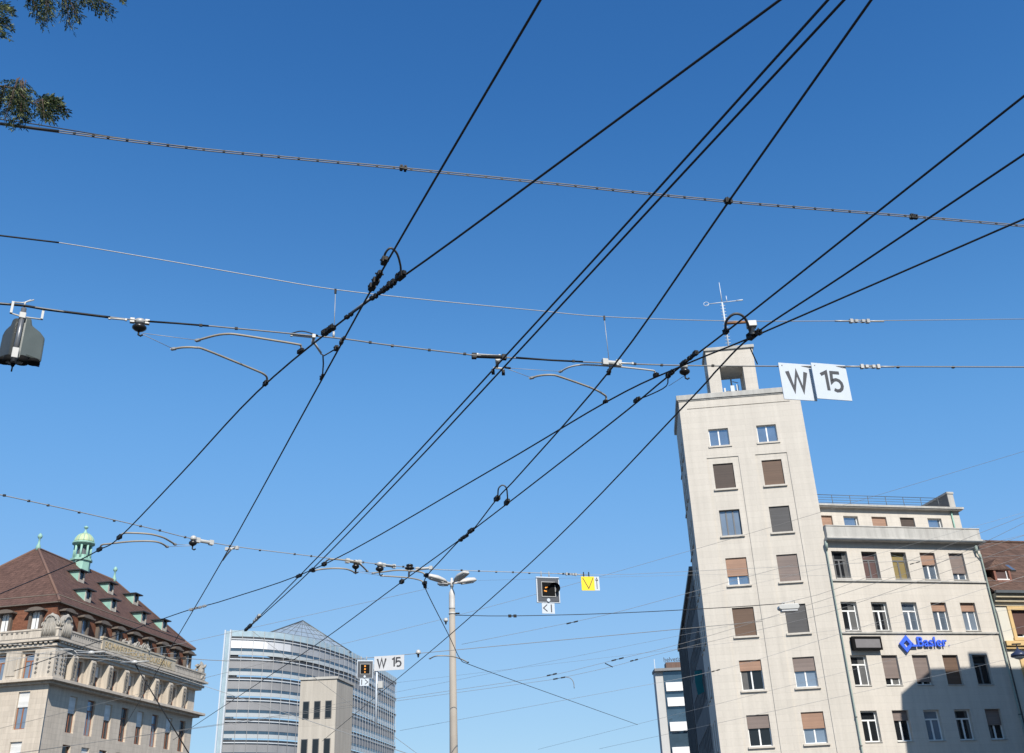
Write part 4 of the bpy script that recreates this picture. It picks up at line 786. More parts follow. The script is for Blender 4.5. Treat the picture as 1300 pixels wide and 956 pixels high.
def turnbuckle(par, px, fn, mt=GALV):
    (x0, y0), (x1, y1) = px; P = lambda f: fn((x0+(x1-x0)*f, y0+(y1-y0)*f)); m = MB()
    m.tube([P(0), P(.33)], .0125, 8); m.tube([P(.68), P(1)], .0125, 8); t = (P(1)-P(0)).normalized(); u = t.cross(Vector((0, 0, 1))).normalized(); L = (P(1)-P(0)).length
    for f, h in ((.33, .028), (.43, .02), (.57, .02), (.67, .028)): m.obox(P(f), t, u, Vector((0, 0, 1)), L*.03, .022, h)
    for s_ in (-1, 1): m.tube([P(.36) + Vector((0, 0, .018*s_)), P(.64) + Vector((0, 0, .018*s_))], .006, 6)
    return m.build('turnbuckle', mt, par, True)
turnbuckle(SB, ((1060, 407.5), (1122, 408)), lambda p: at_plane(p, a_, nC)); turnbuckle(SC, ((1074, 465.3), (1135, 465.7)), lambda p: at_z(p, 7.1))
# far span
pD = [(0, 628), (60, 641), (101, 650), (190, 670.5), (240, 683), (300, 694), (400, 706.5), (480, 716), (545, 722.5), (640, 726), (700, 728), (747, 730)]
SD = rope(pD, 'far beaded span rope that carries the signal box and yellow sign', 7.1, LROPE, .0085, b=0)
m = MB(); m.tube([at_z((747, 730), 7.1), at_z((800, 729), 7.3), at_z((1400, 700), 8.6)], .004, 5); m.build('tail_rope', LROPE, SD, True)
beads(SD, [(5.5, 629), (36.5, 636), (61, 641.5), (100.5, 650.5), (145, 661), (178.5, 668), (203, 673.5), (235, 682), (292, 693), (330, 698.5), (374, 703.5), (395, 706), (450, 712.5), (461, 714), (477, 716), (500, 718.5), (512, 719.5), (586, 724), (608, 725), (630, 726), (651, 726.5), (672, 727.5), (715, 728.5), (722, 728.7)], 7.1, .016)
bell(SD, (245, 688.5), 7.03, .075, s=1.25); bell(SD, (451.5, 718.5), 7.05, .075, s=1.25, cap=PORC); bell(SD, (482, 721.5), 7.04, .085, s=1.3, cap=PORC); bell(SD, (520, 721), 7.06, .1, cap=DPORC, s=.8)
yoke(SD, (251, 686), (268, 689), 7.1, .035, PORC); yoke(SD, (441, 712), (456, 714), 7.12, .035, PORC); yoke(SD, (487, 717.5), (500, 719), 7.1, .03, PORC); yoke(SD, (530, 722.5), (547, 721), 7.1, .03, PORC); yoke(SD, (288, 697), (301, 695.5), 7.08, .025, PORC)
turnbuckle(SD, ((708, 728.2), (742, 729.8)), lambda p: at_z(p, 7.1))
m = MB(); m.tube([at_z((294, 697), 7.06), at_z((288, 704), 7.03), at_z((283, 711), 7.01)], .017, 6); m.build('link', PORC, SD, True)
m = MB(); m.tube([at_z((451.5, 722), 7.0), at_z((451.5, 728), 6.95)], .02, 6); m.tube([at_z((519.5, 724), 7.0), at_z((519, 731), 6.98)], .02, 6); m.build('drop_link', GALV, SD, True)
# steady arms
AG = 'curved steady arms that pull the contact wires'
def arm(px, label, r=.0135, mt=TUBE, guy=None, z=7.08, clampsz=.022):
    pts = [at_z(p, z) for p in px]; pts[-1] = at_z(px[-1], ZC + .02); m = MB(); m.tube(spline(pts, 5), r, 8); o = mesh_thing('steady_arm', m, mt, label, 'steady arm', AG)
    m = MB(); e_ = pts[0]; t = (pts[1]-pts[0]).normalized(); u = t.cross(Vector((0, 0, 1))).normalized(); m.obox(e_, t, u, Vector((0, 0, 1)), r*2.2, r*1.4, r*.9); m.build('eye_end', GALV, o, True)
    c = pts[-1]; m = MB(); m.obox(c, Vector((.75, -.6, 0)).normalized(), Vector((.6, .75, 0)).normalized(), Vector((0, 0, 1)), clampsz*1.3, clampsz*.7, clampsz*.8); m.build('wire_clamp', CLAMP, o, True)
    if guy: m = MB(); m.tube([at_z(guy, 7.04), e_], r*.27, 5); m.build('guy_wire', LROPE, o, True)
    return o
arm([(251, 432), (273, 426), (288, 424), (303, 425), (347, 432), (377, 437), (382, 439), (382.6, 446)], 'upper of the two long arms left of the crossing, reaching the wire near its fork', guy=(181, 423))
arm([(220, 443), (233, 441), (248.5, 441.3), (262, 444.5), (322, 469), (335, 475), (339, 480), (337.6, 487)], 'lower of the two long arms left of the crossing, sloping down to the wire', guy=(180, 424))
arm([(711.7, 471.6), (723, 466), (737.5, 463.2), (757, 463.7), (789, 466), (826, 470), (831, 472), (832, 477)], 'upper pale arm under the white block fitting beside the tower', guy=(648, 467.5), mt=PORC, r=.0115)
arm([(674.8, 479.7), (686, 476.8), (700.6, 476), (713, 479), (752, 493), (766, 500.5), (769.5, 504), (769, 510)], 'lower brown arm right of the parallel wire pair', guy=(646, 469))
arm([(222, 691), (214, 686), (206, 682), (190, 678), (165, 676.5), (156, 677.5), (152.5, 682.5)], 'upper far arm right of the green copper cupola', r=.017, guy=(243, 692), clampsz=.028)
arm([(212, 694), (203, 689), (190, 687), (165, 687.5), (138, 690.5), (129, 692), (126.5, 697.5)], 'lower far arm right of the green copper cupola', r=.017, guy=(243, 693), clampsz=.028)
arm([(466, 725), (459, 718), (452, 713.5), (432, 710.5), (420, 710), (414.5, 712), (412, 717)], 'short brownish arm above the parallel wire pair in the far span', r=.017, clampsz=.028)
arm([(451, 727), (440, 722.5), (423, 721.5), (405, 723), (398, 725)], 'short arm in the far span ending in a black bow at an insulator', r=.017, clampsz=.028)
arm([(474, 727.5), (487, 726), (503, 724), (520, 724.5), (535, 726.5), (541, 730)], 'upper arm just left of the lamp pole head, pulling the kinked wire', r=.016, clampsz=.04, guy=(452, 724))
arm([(485, 731), (500, 732), (519, 733.5), (533, 736.5), (539, 740)], 'lower arm just left of the lamp pole head, pulling the kinked wire', r=.0155, clampsz=.04, guy=(452, 726))
arm([(546, 836), (553, 833), (563, 832.5), (575, 833.5), (586, 837), (594, 841)], 'thin arm crossing in front of the lamp pole shaft', r=.018, clampsz=.022)

# ------------------------------------------------------------------ thin far wires
FG = 'thin far wires over the square'
def far(px, d, label, r=.006, mt=ROPE, a=0.0, b=0.0, fit=(), bell_=()):
    ds = d if isinstance(d, (list, tuple)) else [d]*len(px)
    pts = extend(spline([at_d(p, q) for p, q in zip(px, ds)], 3), a, b); m = MB(); m.tube(pts, r, 5); o = mesh_thing('guy_wire', m, mt, label, 'wire', FG)
    dd = ds[0]
    for p, q in fit:
        A_, B_2 = at_d(p, dd), at_d(q, dd); t = (B_2-A_).normalized(); u = t.cross(Vector((0, 0, 1))).normalized(); m = MB()
        for f in (.2, .8): m.obox(A_.lerp(B_2, f), t, u, Vector((0, 0, 1)), (B_2-A_).length*.18, r*3, r*3.4)
        m.tube([A_, B_2], r*1.6, 5); m.build('strainer', CLAMP, o, True)
    for p in bell_:
        c = at_d(p, dd); m = MB(); m.lathe([(.03, .1), (.07, .07), (.085, .01), (.075, -.03), (.03, -.04)], c, 10); q_ = m.build('insulator', PORC, o, True); m = MB(); m.lathe([(.04, -.04), (.03, -.1), (.02, -.14)], c, 8); m.build('stem', CLAMP, q_, True)
    return o
far([(437, 817), (558, 787), (660, 760), (735, 739.5), (845, 708), (949, 678), (1123, 626), (1300, 573)], 38, 'long thin wire rising from the glass building past the tower to the right edge', a=12, b=8, bell_=[(566, 788)])
far([(578, 781), (648, 782), (780, 778.6), (925, 771), (996, 766)], 36, 'thin level wire between the lamp pole and the lamp before the tower', r=.013, mt=WIRE, fit=[((645, 782), (656, 782))])
far([(1006, 763), (1060, 748), (1200, 694)], 36, 'thin wire from the hanging lamp up across the second bay', b=16)
far([(586, 818), (718, 791.6), (780, 778), (840, 762)], 46, 'faint sloping wire with two dark strainers under the signal box', b=6, r=.008, fit=[((719, 792), (734, 788.5))])
far([(640, 867), (700, 857.5), (780, 838), (866, 817), (960, 789), (1060, 757)], 42, 'upper of the two near-parallel wires at bottom centre', a=22, b=20, r=.007, fit=[((694, 858), (707, 855)), ((776, 839), (792, 835))])
far([(674, 866.5), (710, 861), (778, 846), (814, 836), (866, 823), (975, 797), (1060, 775), (1200, 726)], 43, 'lower of the two near-parallel wires at bottom centre', a=22, b=16, r=.007, fit=[((702, 862.5), (718, 859.5)), ((800, 839.5), (810, 837))])
far([(768, 842), (778, 847)], 43, 'tiny slanting strut between the two near-parallel wires', r=.02, mt=WIRE)
far([(718, 859.5), (724, 861), (728, 866), (729, 874)], 43, 'tiny drooping arm at the end of the lower near-parallel wire', r=.015)
far([(840, 866), (866, 861), (910, 851), (960, 838), (1040, 813), (1120, 788)], 40, 'thin wire low across the tower front with a dark splice', a=10, b=22, r=.0055, mt=LROPE, fit=[((903, 853), (914, 850))])
far([(840, 731), (930, 729), (1010, 730), (1120, 733), (1300, 738)], 44, 'faint level wire crossing the middle of the tower', a=8, b=6, r=.0042, mt=LROPE)
far([(872, 759), (950, 743), (1040, 722), (1122, 701), (1165, 689)], 40, 'thin wire from the tower edge rising to the parapet of the wing', b=26, r=.0042, mt=LROPE)
far([(960, 812), (1060, 800), (1150, 789), (1250, 778), (1300, 772)], 44, 'faint wire over the company sign to the ochre window', a=16, b=6, r=.0042, mt=LROPE)
far([(1060, 856), (1155, 832), (1200, 821), (1300, 795)], 42, 'thin wire below the company sign to the right edge', a=12, b=6, r=.0045, mt=LROPE)
far([(1170, 862), (1220, 851), (1300, 832)], 40, 'short thin wire over the bottom right windows to the small dark lamp', a=12, b=0, r=.0045, mt=LROPE)
far([(1130, 704), (1172, 713), (1215, 700), (1300, 679)], 41, 'thin wire with a dark splice over the third bay windows', a=0, b=8, r=.0045, mt=LROPE, fit=[((1155, 716.5), (1168, 713))])
far([(1088, 762), (1180, 743), (1252, 722), (1300, 706)], 39, 'thin wire rising across the wing to the tiled dormer', a=26, b=6, r=.0045, mt=LROPE)
far([(1180, 720), (1230, 698), (1300, 664)], 41, 'thin wire rising over the roof of the cream house', a=0, b=8, r=.007)
BW = 'pale wires in front of the bank building'
far([(0, 842), (71, 826), (115, 827), (150, 828)], 40, 'pale wire low before the bank building from the left edge', r=.009, mt=LROPE, a=8, b=2, bell_=[])
far([(71, 823), (114, 827), (150, 831), (171, 841), (242, 865)], 40, 'pale wire with two white insulators before the consoles', r=.009, mt=LROPE, a=3, b=14, bell_=[])
far([(88, 835), (111, 835.5), (166, 841), (242, 865)], 41, 'lower pale wire running down before the consoles', r=.008, mt=LROPE, a=10, b=14)
far([(118, 842), (150, 832), (200, 822), (230, 817), (289, 804)], 41, 'thin wire from the bank consoles to the glass building corner', r=.007, b=8)
far([(150, 833), (226, 835.5), (288, 839), (360, 839), (455, 836), (515, 831)], 34, 'level wire carrying the far signal box and small W 15 panel', r=.010, a=8, b=12, bell_=[(531, 829)], fit=[((224, 835), (236, 836))])
far([(171, 842), (176, 851), (182, 861)], 40, 'short slanting black strut before the consoles', r=.022, mt=WIRE, b=6)
far([(320, 801), (349, 823), (380, 846)], 30, 'thin wire descending before the glass building front', r=.006, b=18)
m = MB(); q = []
o_ = None
for p, l_ in (((116, 829), 'left'), ((171, 841), 'right')):
    c = at_d(p, 39.8); m = MB(); m.lathe([(.06, .07), (.11, .03), (.12, -.02), (.06, -.06)], c, 12); b_ = mesh_thing('insulator', m, PORC, 'white porcelain insulator before the bank consoles, ' + ('nearer the carved corner' if l_ == 'left' else 'nearer the glass building'), 'insulator', 'white insulators before the bank')
    m = MB(); m.tube([c + Vector((-.5, 0, .02)), c + Vector((.5, 0, .02))], .03, 6); m.build('fitting', LROPE, b_, True)
far([(74, 825), (86, 824), (94, 826), (101, 833)], 40, 'upper small curved pale arm before the bank corner', r=.022, mt=LROPE)
far([(84, 829), (90, 830), (97, 834)], 40, 'lower small curved pale arm before the bank corner', r=.022, mt=LROPE)

# ------------------------------------------------------------------ signs and signals hung on the wires
def frame_at(tl, tr, bl, z):
    """upright rectangle whose top edge lies at height z: base point, turn, width, height"""
    a, b = at_z(tl, z), at_z(tr, z); t = (b - a); wd = t.length; t.normalize(); n = Vector((t.y, -t.x, 0)); c = at_plane(bl, a, n); return a, math.atan2(t.y, t.x), wd, z - c.z
def stroke_five(x, z, w, h): # digit 5 as a centre line
    r_ = h*.31; pts = [(x+w*.88, z+h), (x+w*.1, z+h), (x+w*.04, z+h*.54)]
    for k in range(10):
        t = R(150 - k*31); pts.append((x + w*.46 + w*.5*math.cos(t), z + r_*1.0 + r_*math.sin(t)))
    return pts
def w_strokes(m, x, z, w, h, t, y0, y1):
    m.ribbon([(x, z+h), (x+w*.26, z), (x+w*.5, z+h*.98), (x+w*.74, z), (x+w, z+h)], t, y0, y1)
# near white W 15 panels
GS = 'white line-number panels'
a, rz, wd, h = frame_at((987.6, 460.4), (1029, 463.3), (992.4, 506.6), 7.13)
s1 = thing('line_sign', a - Vector((0, 0, h)), 'larger white panel with a dark W hanging on the span rope by the tower', 'sign', GS, rz)
m = MB(); m.box(0, wd, -.006, .006, 0, h); m.build('plate', SIGNW, s1, bevel=.003)
m = MB(); w_strokes(m, wd*.22, h*.27, wd*.56, h*.5, .054, -.0095, -.0065); m.build('lettering', SIGNK, s1)
m = MB(); [m.tube([(x, -.014, h*.93), (x, .012, h*.93)], .008, 8) for x in (wd*.1, wd*.9)]; m.tube([(wd*.1, 0, h*.93), (wd*.1, .03, h + .0)], .005, 6); m.build('bolt', GALV, s1)
a, rz, wd, h = frame_at((1028.2, 461), (1072, 464.6), (1037, 506.6), 7.125)
a = a + Vector((0, .0, 0)); s2 = thing('line_sign', a - Vector((0, 0, h)), 'larger white panel with a dark 15 hanging on the span rope by the tower', 'sign', GS, rz)
m = MB(); m.box(0.002, wd, -.02, -.008, 0, h); m.build('plate', SIGNW, s2, bevel=.003)
m = MB(); m.ribbon([(wd*.22, h*.68), (wd*.38, h*.76), (wd*.38, h*.25)], .042, -.0235, -.0205); m.ribbon(stroke_five(wd*.5, h*.25, wd*.3, h*.51), .042, -.0237, -.0205); m.build('lettering', SIGNK, s2)
m = MB(); [m.tube([(x, -.026, h*.93), (x, .0, h*.93)], .008, 8) for x in (wd*.1, wd*.9)]; m.build('bolt', GALV, s2)
# tram signal on the far span
def signal(tl, tr, bl, z, label, lamps, hood, plate, glyph):
    a, rz, wd, h = frame_at(tl, tr, bl, z); o = thing('tram_signal', a - Vector((0, 0, h)), label, 'signal', 'square tram signal boxes', rz); b = wd*.05
    m = MB(); m.box(0, wd, -.02, .02, 0, h); m.build('frame', SIGNW, o, bevel=.012)
    m = MB(); m.box(b, wd-b, -.032, -.021, b, h-b); m.build('face', PANELG, o, bevel=.01)
    x0, x1, z0, z1 = wd*.2, wd*.8, h*.22, h*.8
    m = MB(); t = wd*.025; m.box(x0, x1, -.046, -.0325, z0, z0+t); m.box(x0, x1, -.046, -.0325, z1-t, z1); m.box(x0, x0+t, -.045, -.0325, z0+t, z1-t); m.box(x1-t, x1, -.045, -.0325, z0+t, z1-t); bz = m.build('bezel', GALV, o)
    m = MB(); m.box(x0+t, x1-t, -.037, -.033, z0+t, z1-t); m.build('screen', BLACK, bz)
    m = MB()
    for (lx, lz, w_, h_, an) in lamps: c_, s_ = math.cos(an), math.sin(an); m.obox((x0+(x1-x0)*lx, -.04, z0+(z1-z0)*lz), Vector((c_, 0, s_)), Vector((0, 1, 0)), Vector((-s_, 0, c_)), wd*w_, .004, wd*h_)
    m.build('lamp', AMBER, bz)
    if hood:                                           # curved visor standing out from the screen
        m = MB(); xc = (x0+x1)/2 + wd*.12; zc = (z0+z1)/2 + h*.03; rr = (x1-x0)*.40
        arc = [(xc + rr*math.cos(R(t_)), zc + rr*.92*math.sin(R(t_))) for t_ in range(-50, 175, 15)]
        for i in range(len(arc)-1): m.face([(arc[i][0], -.035, arc[i][1]), (arc[i+1][0], -.035, arc[i+1][1]), (arc[i+1][0]+.05, -.13, arc[i+1][1]), (arc[i][0]+.05, -.13, arc[i][1])])
        vz = m.build('visor', BLACK, o); md = vz.modifiers.new('thickness', 'SOLIDIFY'); md.thickness = .008
    m = MB(); m.tube([(wd*.48, -.034, h*.1), (wd*.48, -.045, h*.1)], wd*.07, 14); m.build('badge', SIGNW, o)
    pw, ph = wd*.54, h*.4
    m = MB(); m.box(wd*.2, wd*.2+pw, -.012, .0, -ph, -.004); pl = m.build('plate', SIGNW, o)
    m = MB(); glyph(m, wd*.2, -ph, pw, ph); m.build('symbol', SIGNK, pl)
    m = MB(); [m.tube([(x, 0, h-.02), (x, 0, h+.12)], .012, 6) for x in (wd*.24, wd*.58)]; m.build('hanger', GALV, o)
    return o, wd, h
def gl_left(m, x, z, w_, h_): m.ribbon([(x+w_*.42, z+h_*.85), (x+w_*.12, z+h_*.52), (x+w_*.42, z+h_*.2)], w_*.07, -.0155, -.0125); m.ribbon([(x+w_*.74, z+h_*.86), (x+w_*.74, z+h_*.14)], w_*.085, -.0155, -.0125)
def gl_right(m, x, z, w_, h_): m.ribbon([(x+w_*.58, z+h_*.85), (x+w_*.9, z+h_*.52), (x+w_*.58, z+h_*.2)], w_*.08, -.0155, -.0125); m.ribbon([(x+w_*.22, z+h_*.86), (x+w_*.22, z+h_*.14)], w_*.1, -.0155, -.0125)
signal((679.9, 732), (709.4, 733), (679, 765.2), 7.05, 'square tram signal with two slanting amber bars and an open visor, beside the yellow sign', [(.36, .62, .06, .024, .3), (.28, .38, .06, .024, -.2)], True, None, gl_left)
signal((453.2, 838.5), (474.2, 838.5), (452.4, 861.5), 7.0, 'square tram signal with three amber dots in a column, in front of the glass building', [(.48, .78, .045, .045, 0), (.48, .5, .045, .045, 0), (.48, .22, .035, .04, 0)], False, None, gl_right)
a, rz, wd, h = frame_at((737.4, 732), (760.2, 732.2), (738, 749.7), 7.02)
ys_ = thing('switch_sign', a - Vector((0, 0, h)), 'small yellow plate with black V and narrow white strip hanging beside the signal', 'sign', None, rz)
m = MB(); m.box(0, wd*.72, -.01, .0, 0, h); yp = m.build('yellow_plate', SIGNY, ys_)
m = MB(); m.ribbon([(wd*.09, h*.9), (wd*.39, h*.14), (wd*.66, h*.9)], wd*.038, -.0135, -.0105); m.build('symbol', mat('brown_black_paint', (.05, .03, .01), .5, .1, 5), yp)
m = MB(); m.box(wd*.725, wd, -.01, .0, 0, h); wp_ = m.build('white_plate', SIGNW, ys_)
m = MB(); m.ribbon([(wd*.855, h*.12), (wd*.855, h*.7)], wd*.04, -.0135, -.0105); m.ribbon([(wd*.8, h*.72), (wd*.855, h*.9), (wd*.91, h*.72), (wd*.8, h*.72)], wd*.04, -.0137, -.0105); m.build('symbol', SIGNK, wp_)
m = MB(); [m.tube([(x, 0, h*.95), (x, 0, h+.1)], .012, 6) for x in (wd*.16, wd*.45)]; m.build('hanger', CLAMP, ys_)
a, rz, wd, h = frame_at((475.3, 833.5), (513.2, 831.3), (477, 852), 7.12)
w2 = thing('line_sign', a - Vector((0, 0, h)), 'smaller dull white W 15 panel on a white post beside the far signal', 'sign', GS, rz)
m = MB(); m.box(0, wd, -.008, .008, 0, h); m.build('plate', SIGNG, w2)
m = MB(); w_strokes(m, wd*.11, h*.24, wd*.28, h*.58, .05, -.0125, -.0085); m.ribbon([(wd*.60, h*.72), (wd*.67, h*.82), (wd*.67, h*.24)], .045, -.0125, -.0085); m.ribbon(stroke_five(wd*.73, h*.24, wd*.17, h*.58), .045, -.0127, -.0085); m.build('lettering', SIGNK, w2)
m = MB(); m.tube([(wd*.08, .05, h*.9), (wd*.08, .05, -1.6)], .035, 8); po = m.build('post', SIGNW, w2); m = MB(); m.box(wd*.14, wd*.3, -.05, .12, -.5, -.3); m.build('bracket_box', PORC, po, bevel=.01)

# ------------------------------------------------------------------ lamp pole with four heads
pb = at_d((575, 866), 36)
lp = thing('lamp_pole', (pb.x, pb.y, 0), 'tall tapered concrete pole with four pale street lamp heads', 'lamp pole')
zt = at_d((575, 757), 36).z; zh = at_d((575, 741), 36).z
m = MB(); m.tube([(0, 0, 0), (0, 0, zt)], [.17, .098], 20); m.build('shaft', CONC, lp)
m = MB(); m.lathe([(.105, zt-.45), (.112, zt-.4), (.105, zt-.35), (.105, zt), (.1, zt+.12), (.05, zt+.25)], (0, 0, 0), 16); m.lathe([(.12, zt-.62), (.12, zt-.56)], (0, 0, 0), 16); m.build('collar', LAMPW, lp)
m = MB(); m.tube([(0, 0, zt+.2), (0, 0, zh+.2)], .042, 10); m.lathe([(.06, zh-.12), (.06, zh+.1)], (0, 0, 0), 10); m.build('mast', LAMPW, lp)
m = MB(); m.tube([(.1, 0, zt-.6), (.26, 0, zt-.6)], .03, 6); m.build('wire_anchor', CLAMP, lp)
for ang, ln in ((212, .9), (306, .95), (128, .72), (22, .86)):
    d = Vector((math.cos(R(ang)), math.sin(R(ang)), .18)).normalized(); u = Vector((-d.y, d.x, 0)).normalized(); n_ = d.cross(u)
    m = MB(); o0 = Vector((0, 0, zh)); secs = [(.2, .05, .04), (.32, .12, .1), (.6, .18, .14), (ln, .15, .11), (ln+.06, .08, .05)]; rings = []
    for s_, w_, t_ in secs:
        c = o0 + d*s_; rings.append([m.vert(c + u*w_*math.cos(k*math.pi/5) + n_*t_*math.sin(k*math.pi/5)*(1 if k < 6 else .45)) for k in range(10)])
    for i in range(len(rings)-1):
        for k in range(10): m.f.append([rings[i][k], rings[i][(k+1) % 10], rings[i+1][(k+1) % 10], rings[i+1][k]]); m.sm.append(True)
    m.f.append(rings[0][::-1]); m.f.append(rings[-1]); m.sm += [False, False]; hd = m.build('lamp_head', LAMPW, lp)
    m = MB(); m.tube([o0, o0 + d*.3], .032, 8); m.build('bracket', LAMPW, hd)
    m = MB(); c = o0 + d*(.33+ln)/2 - n_*.045 if n_.z > 0 else o0 + d*(.33+ln)/2 + n_*.045; m.obox(c, d, u, n_, (ln-.4)/2, .09, .02); m.build('diffuser', PORC, hd)
# suspended lamps
c = at_d((1001, 769), 36); hl = thing('hanging_lamp', c, 'pale long street lamp hanging on a wire in front of the tower window', 'lamp')
m = MB(); m.prism([(-.3, -.14), (.28, -.14), (.34, -.06), (.3, .04), (-.26, .04), (-.36, -.02), (-.36, -.1)], -.16, .16); m.build('housing', PORC, hl, bevel=.02)
m = MB(); m.box(-.28, .26, -.13, .13, -.2, -.141); m.build('diffuser', SIGNG, hl, bevel=.015)
m = MB(); m.tube([(-.2, 0, .04), (-.2, 0, .1), (.22, 0, .16), (.22, 0, .04)], .018, 6); m.build('bracket', GALV, hl)
c = at_d((1293, 829), 38); dl = thing('hanging_lamp', c, 'small dark blue bowl-shaped street lamp at the right edge below the ochre sill', 'lamp')
m = MB(); m.lathe([(.02, .18), (.05, .1), (.1, .06), (.24, -.02), (.26, -.1), (.22, -.12)], (0, 0, 0), 18); m.build('shade', mat('dark_blue_enamel', (.03, .04, .075), .35, .1, 5), dl)
m = MB(); m.lathe([(.2, -.12), (.15, -.16), (.05, -.2)], (0, 0, 0), 14); m.build('glass', PORC, dl); m = MB(); m.tube([(0, 0, .15), (0, 0, .26)], .02, 6); m.box(-.14, .14, -.03, .03, .26, .3); m.build('hook', CLAMP, dl)

# ------------------------------------------------------------------ signal seen from behind, hung on the left of the near span
c = at_z((31, 389), 7.1); k = (c - CAM).length / F
hs = thing('hanging_signal', c, 'grey-green two-sided signal housing seen from behind, hanging at the left edge', 'signal', rz=math.atan2(-c.x, c.y))
zs = .93 / math.cos(math.atan2(c.z - CAM.z, math.hypot(c.x, c.y)))      # upright lengths are foreshortened by the upward view
def Q(px, py): return ((px - 31 - (389 - py)*.2) * k, (389 - py) * k * zs)
m = MB(); m.tube([(0, -.05, Q(31, 394)[1]), (0, -.05, Q(31, 459)[1])], .027, 12); m.build('post', mat('grey_signal_post', (.16, .165, .17), .35, .4, 3, metal=.4, stretch=(1, 1, 3)), hs)
m = MB(); zq = lambda y: Q(31, y)[1]; m.lathe([(.03, zq(396)), (.034, zq(398)), (.03, zq(400))], (0, 0, 0), 10); m.lathe([(.024, zq(420)), (.024, zq(424))], (0, 0, 0), 10); m.lathe([(.016, zq(462)), (.03, zq(456)), (.034, zq(452))], (0, 0, 0), 10); m.tube([(0, 0, zq(461)), (0, 0, zq(468))], .009, 6); m.build('end_cap', BLACK, hs)
m = MB(); m.box(-.032, .032, -.085, -.02, zq(455), zq(443)); m.box(-.033, .033, -.083, -.02, zq(407), zq(400)); m.build('post_clamp', PORC, hs, bevel=.006)
def wing(angle, prof, th, nm, mt):
    ca, sa = math.cos(angle), math.sin(angle); m = MB(lambda p: (p.x*ca - p.y*sa, p.x*sa + p.y*ca, p.z)); m.prism(prof, -th, th); return m.build(nm, mt, hs, bevel=.022)
HOUSE = mat('grey_green_housing', (.085, .10, .092), .36, .35, 4, bump=.15); HOUSE2 = mat('shade_toned_housing', (.045, .048, .045), .32, .5, 4, bump=.15)  # second tone darkened for the wing turned from the sun
ww = 27*k
wing(R(14), [(.015, zq(404)), (.35*ww, zq(403)), (.42*ww, zq(411)), (.78*ww, zq(416)), (1.02*ww, zq(422)), (1.04*ww, zq(451)), (.45*ww, zq(449)), (.42*ww, zq(456)), (.015, zq(457))], .05, 'housing', HOUSE)
wing(R(124), [(.015, zq(404)), (.35*ww, zq(404)), (.42*ww, zq(411)), (.72*ww, zq(415)), (.84*ww, zq(421)), (.86*ww, zq(450)), (.45*ww, zq(450)), (.42*ww, zq(456)), (.015, zq(457))], .05, 'housing', HOUSE2)
for an, rr in ((R(14), .3*ww), (R(14), .76*ww), (R(124), .25*ww), (R(124), .62*ww)):
    m = MB(); cx_, cy_ = math.cos(an)*rr, math.sin(an)*rr; m.lathe([(.062, zq(449)), (.07, zq(456 if rr < .5*ww else 453))], (cx_, cy_, 0), 12); m.build('visor', BLACK, hs)
m = MB(); ca, sa = math.cos(R(14)), math.sin(R(14)); m = MB(lambda p: (p.x*ca - p.y*sa, p.x*sa + p.y*ca, p.z)); m.box(.88*ww, 1.1*ww, .06, .075, zq(452), zq(437)); m.build('blue_plate', mat('blue_plate', (.02, .08, .26), .4, .1, 4), hs)
m = MB(); m.tube([(0, 0, zq(397)), (.0, 0, zq(384)), (.05, 0, zq(380))], .01, 6)
for x in (-.115, .19): m.box(x-.012, x+.012, -.02, .02, zq(400 if x < 0 else 401), zq(386 if x < 0 else 389))
m.tube([(-.115, 0, zq(400)), (0, 0, zq(402)), (.19, 0, zq(401))], .009, 6); m.tube([(-.13, 0, zq(386.5)), (-.02, 0, zq(385)), (.08, 0, zq(379))], .008, 6); m.build('hanger', PORC, hs)

# ------------------------------------------------------------------ conifer whose sprays hang into the top left corner
tr = thing('conifer_tree', (-9.2, 5.2, 0), 'dark green conifer with drooping flat sprays reaching in at the top left corner', 'tree')
m = MB(); m.tube([(-9.2, 5.2, 0), (-9.15, 5.25, 3), (-9.1, 5.2, 7), (-9.1, 5.25, 11), (-9.1, 5.2, 15)], [.3, .25, .19, .12, .03], 14); m.build('trunk', mat('conifer_bark', (.075, .05, .035), .9, .35, 6, bump=.6, stretch=(1, 1, .2)), tr, True)
LEAF, nt, b = new_mat('conifer_foliage'); N = nt.nodes.new
tc = N('ShaderNodeTexCoord'); nz = N('ShaderNodeTexNoise'); nz.inputs['Scale'].default_value = 26; nt.links.new(tc.outputs['Object'], nz.inputs['Vector'])
rp = N('ShaderNodeValToRGB'); rp.color_ramp.elements[0].position = .52; rp.color_ramp.elements[0].color = (.010, .021, .006, 1); rp.color_ramp.elements[1].position = .78; rp.color_ramp.elements[1].color = (.30, .32, .14, 1); nt.links.new(nz.outputs['Fac'], rp.inputs[0]); nt.links.new(rp.outputs[0], b.inputs['Base Color']); b.inputs['Roughness'].default_value = .7; b.inputs['Specular IOR Level'].default_value = .15  # shade and pale highlights of the sprays put into the noise colour
fo = MB(); tg = MB(); rg = random.Random(5)
def leaf(c, d, n_, L, w_):
    s_ = d.cross(n_).normalized(); fo.face([c, c + d*L*.5 + s_*w_, c + d*L, c + d*L*.5 - s_*w_])
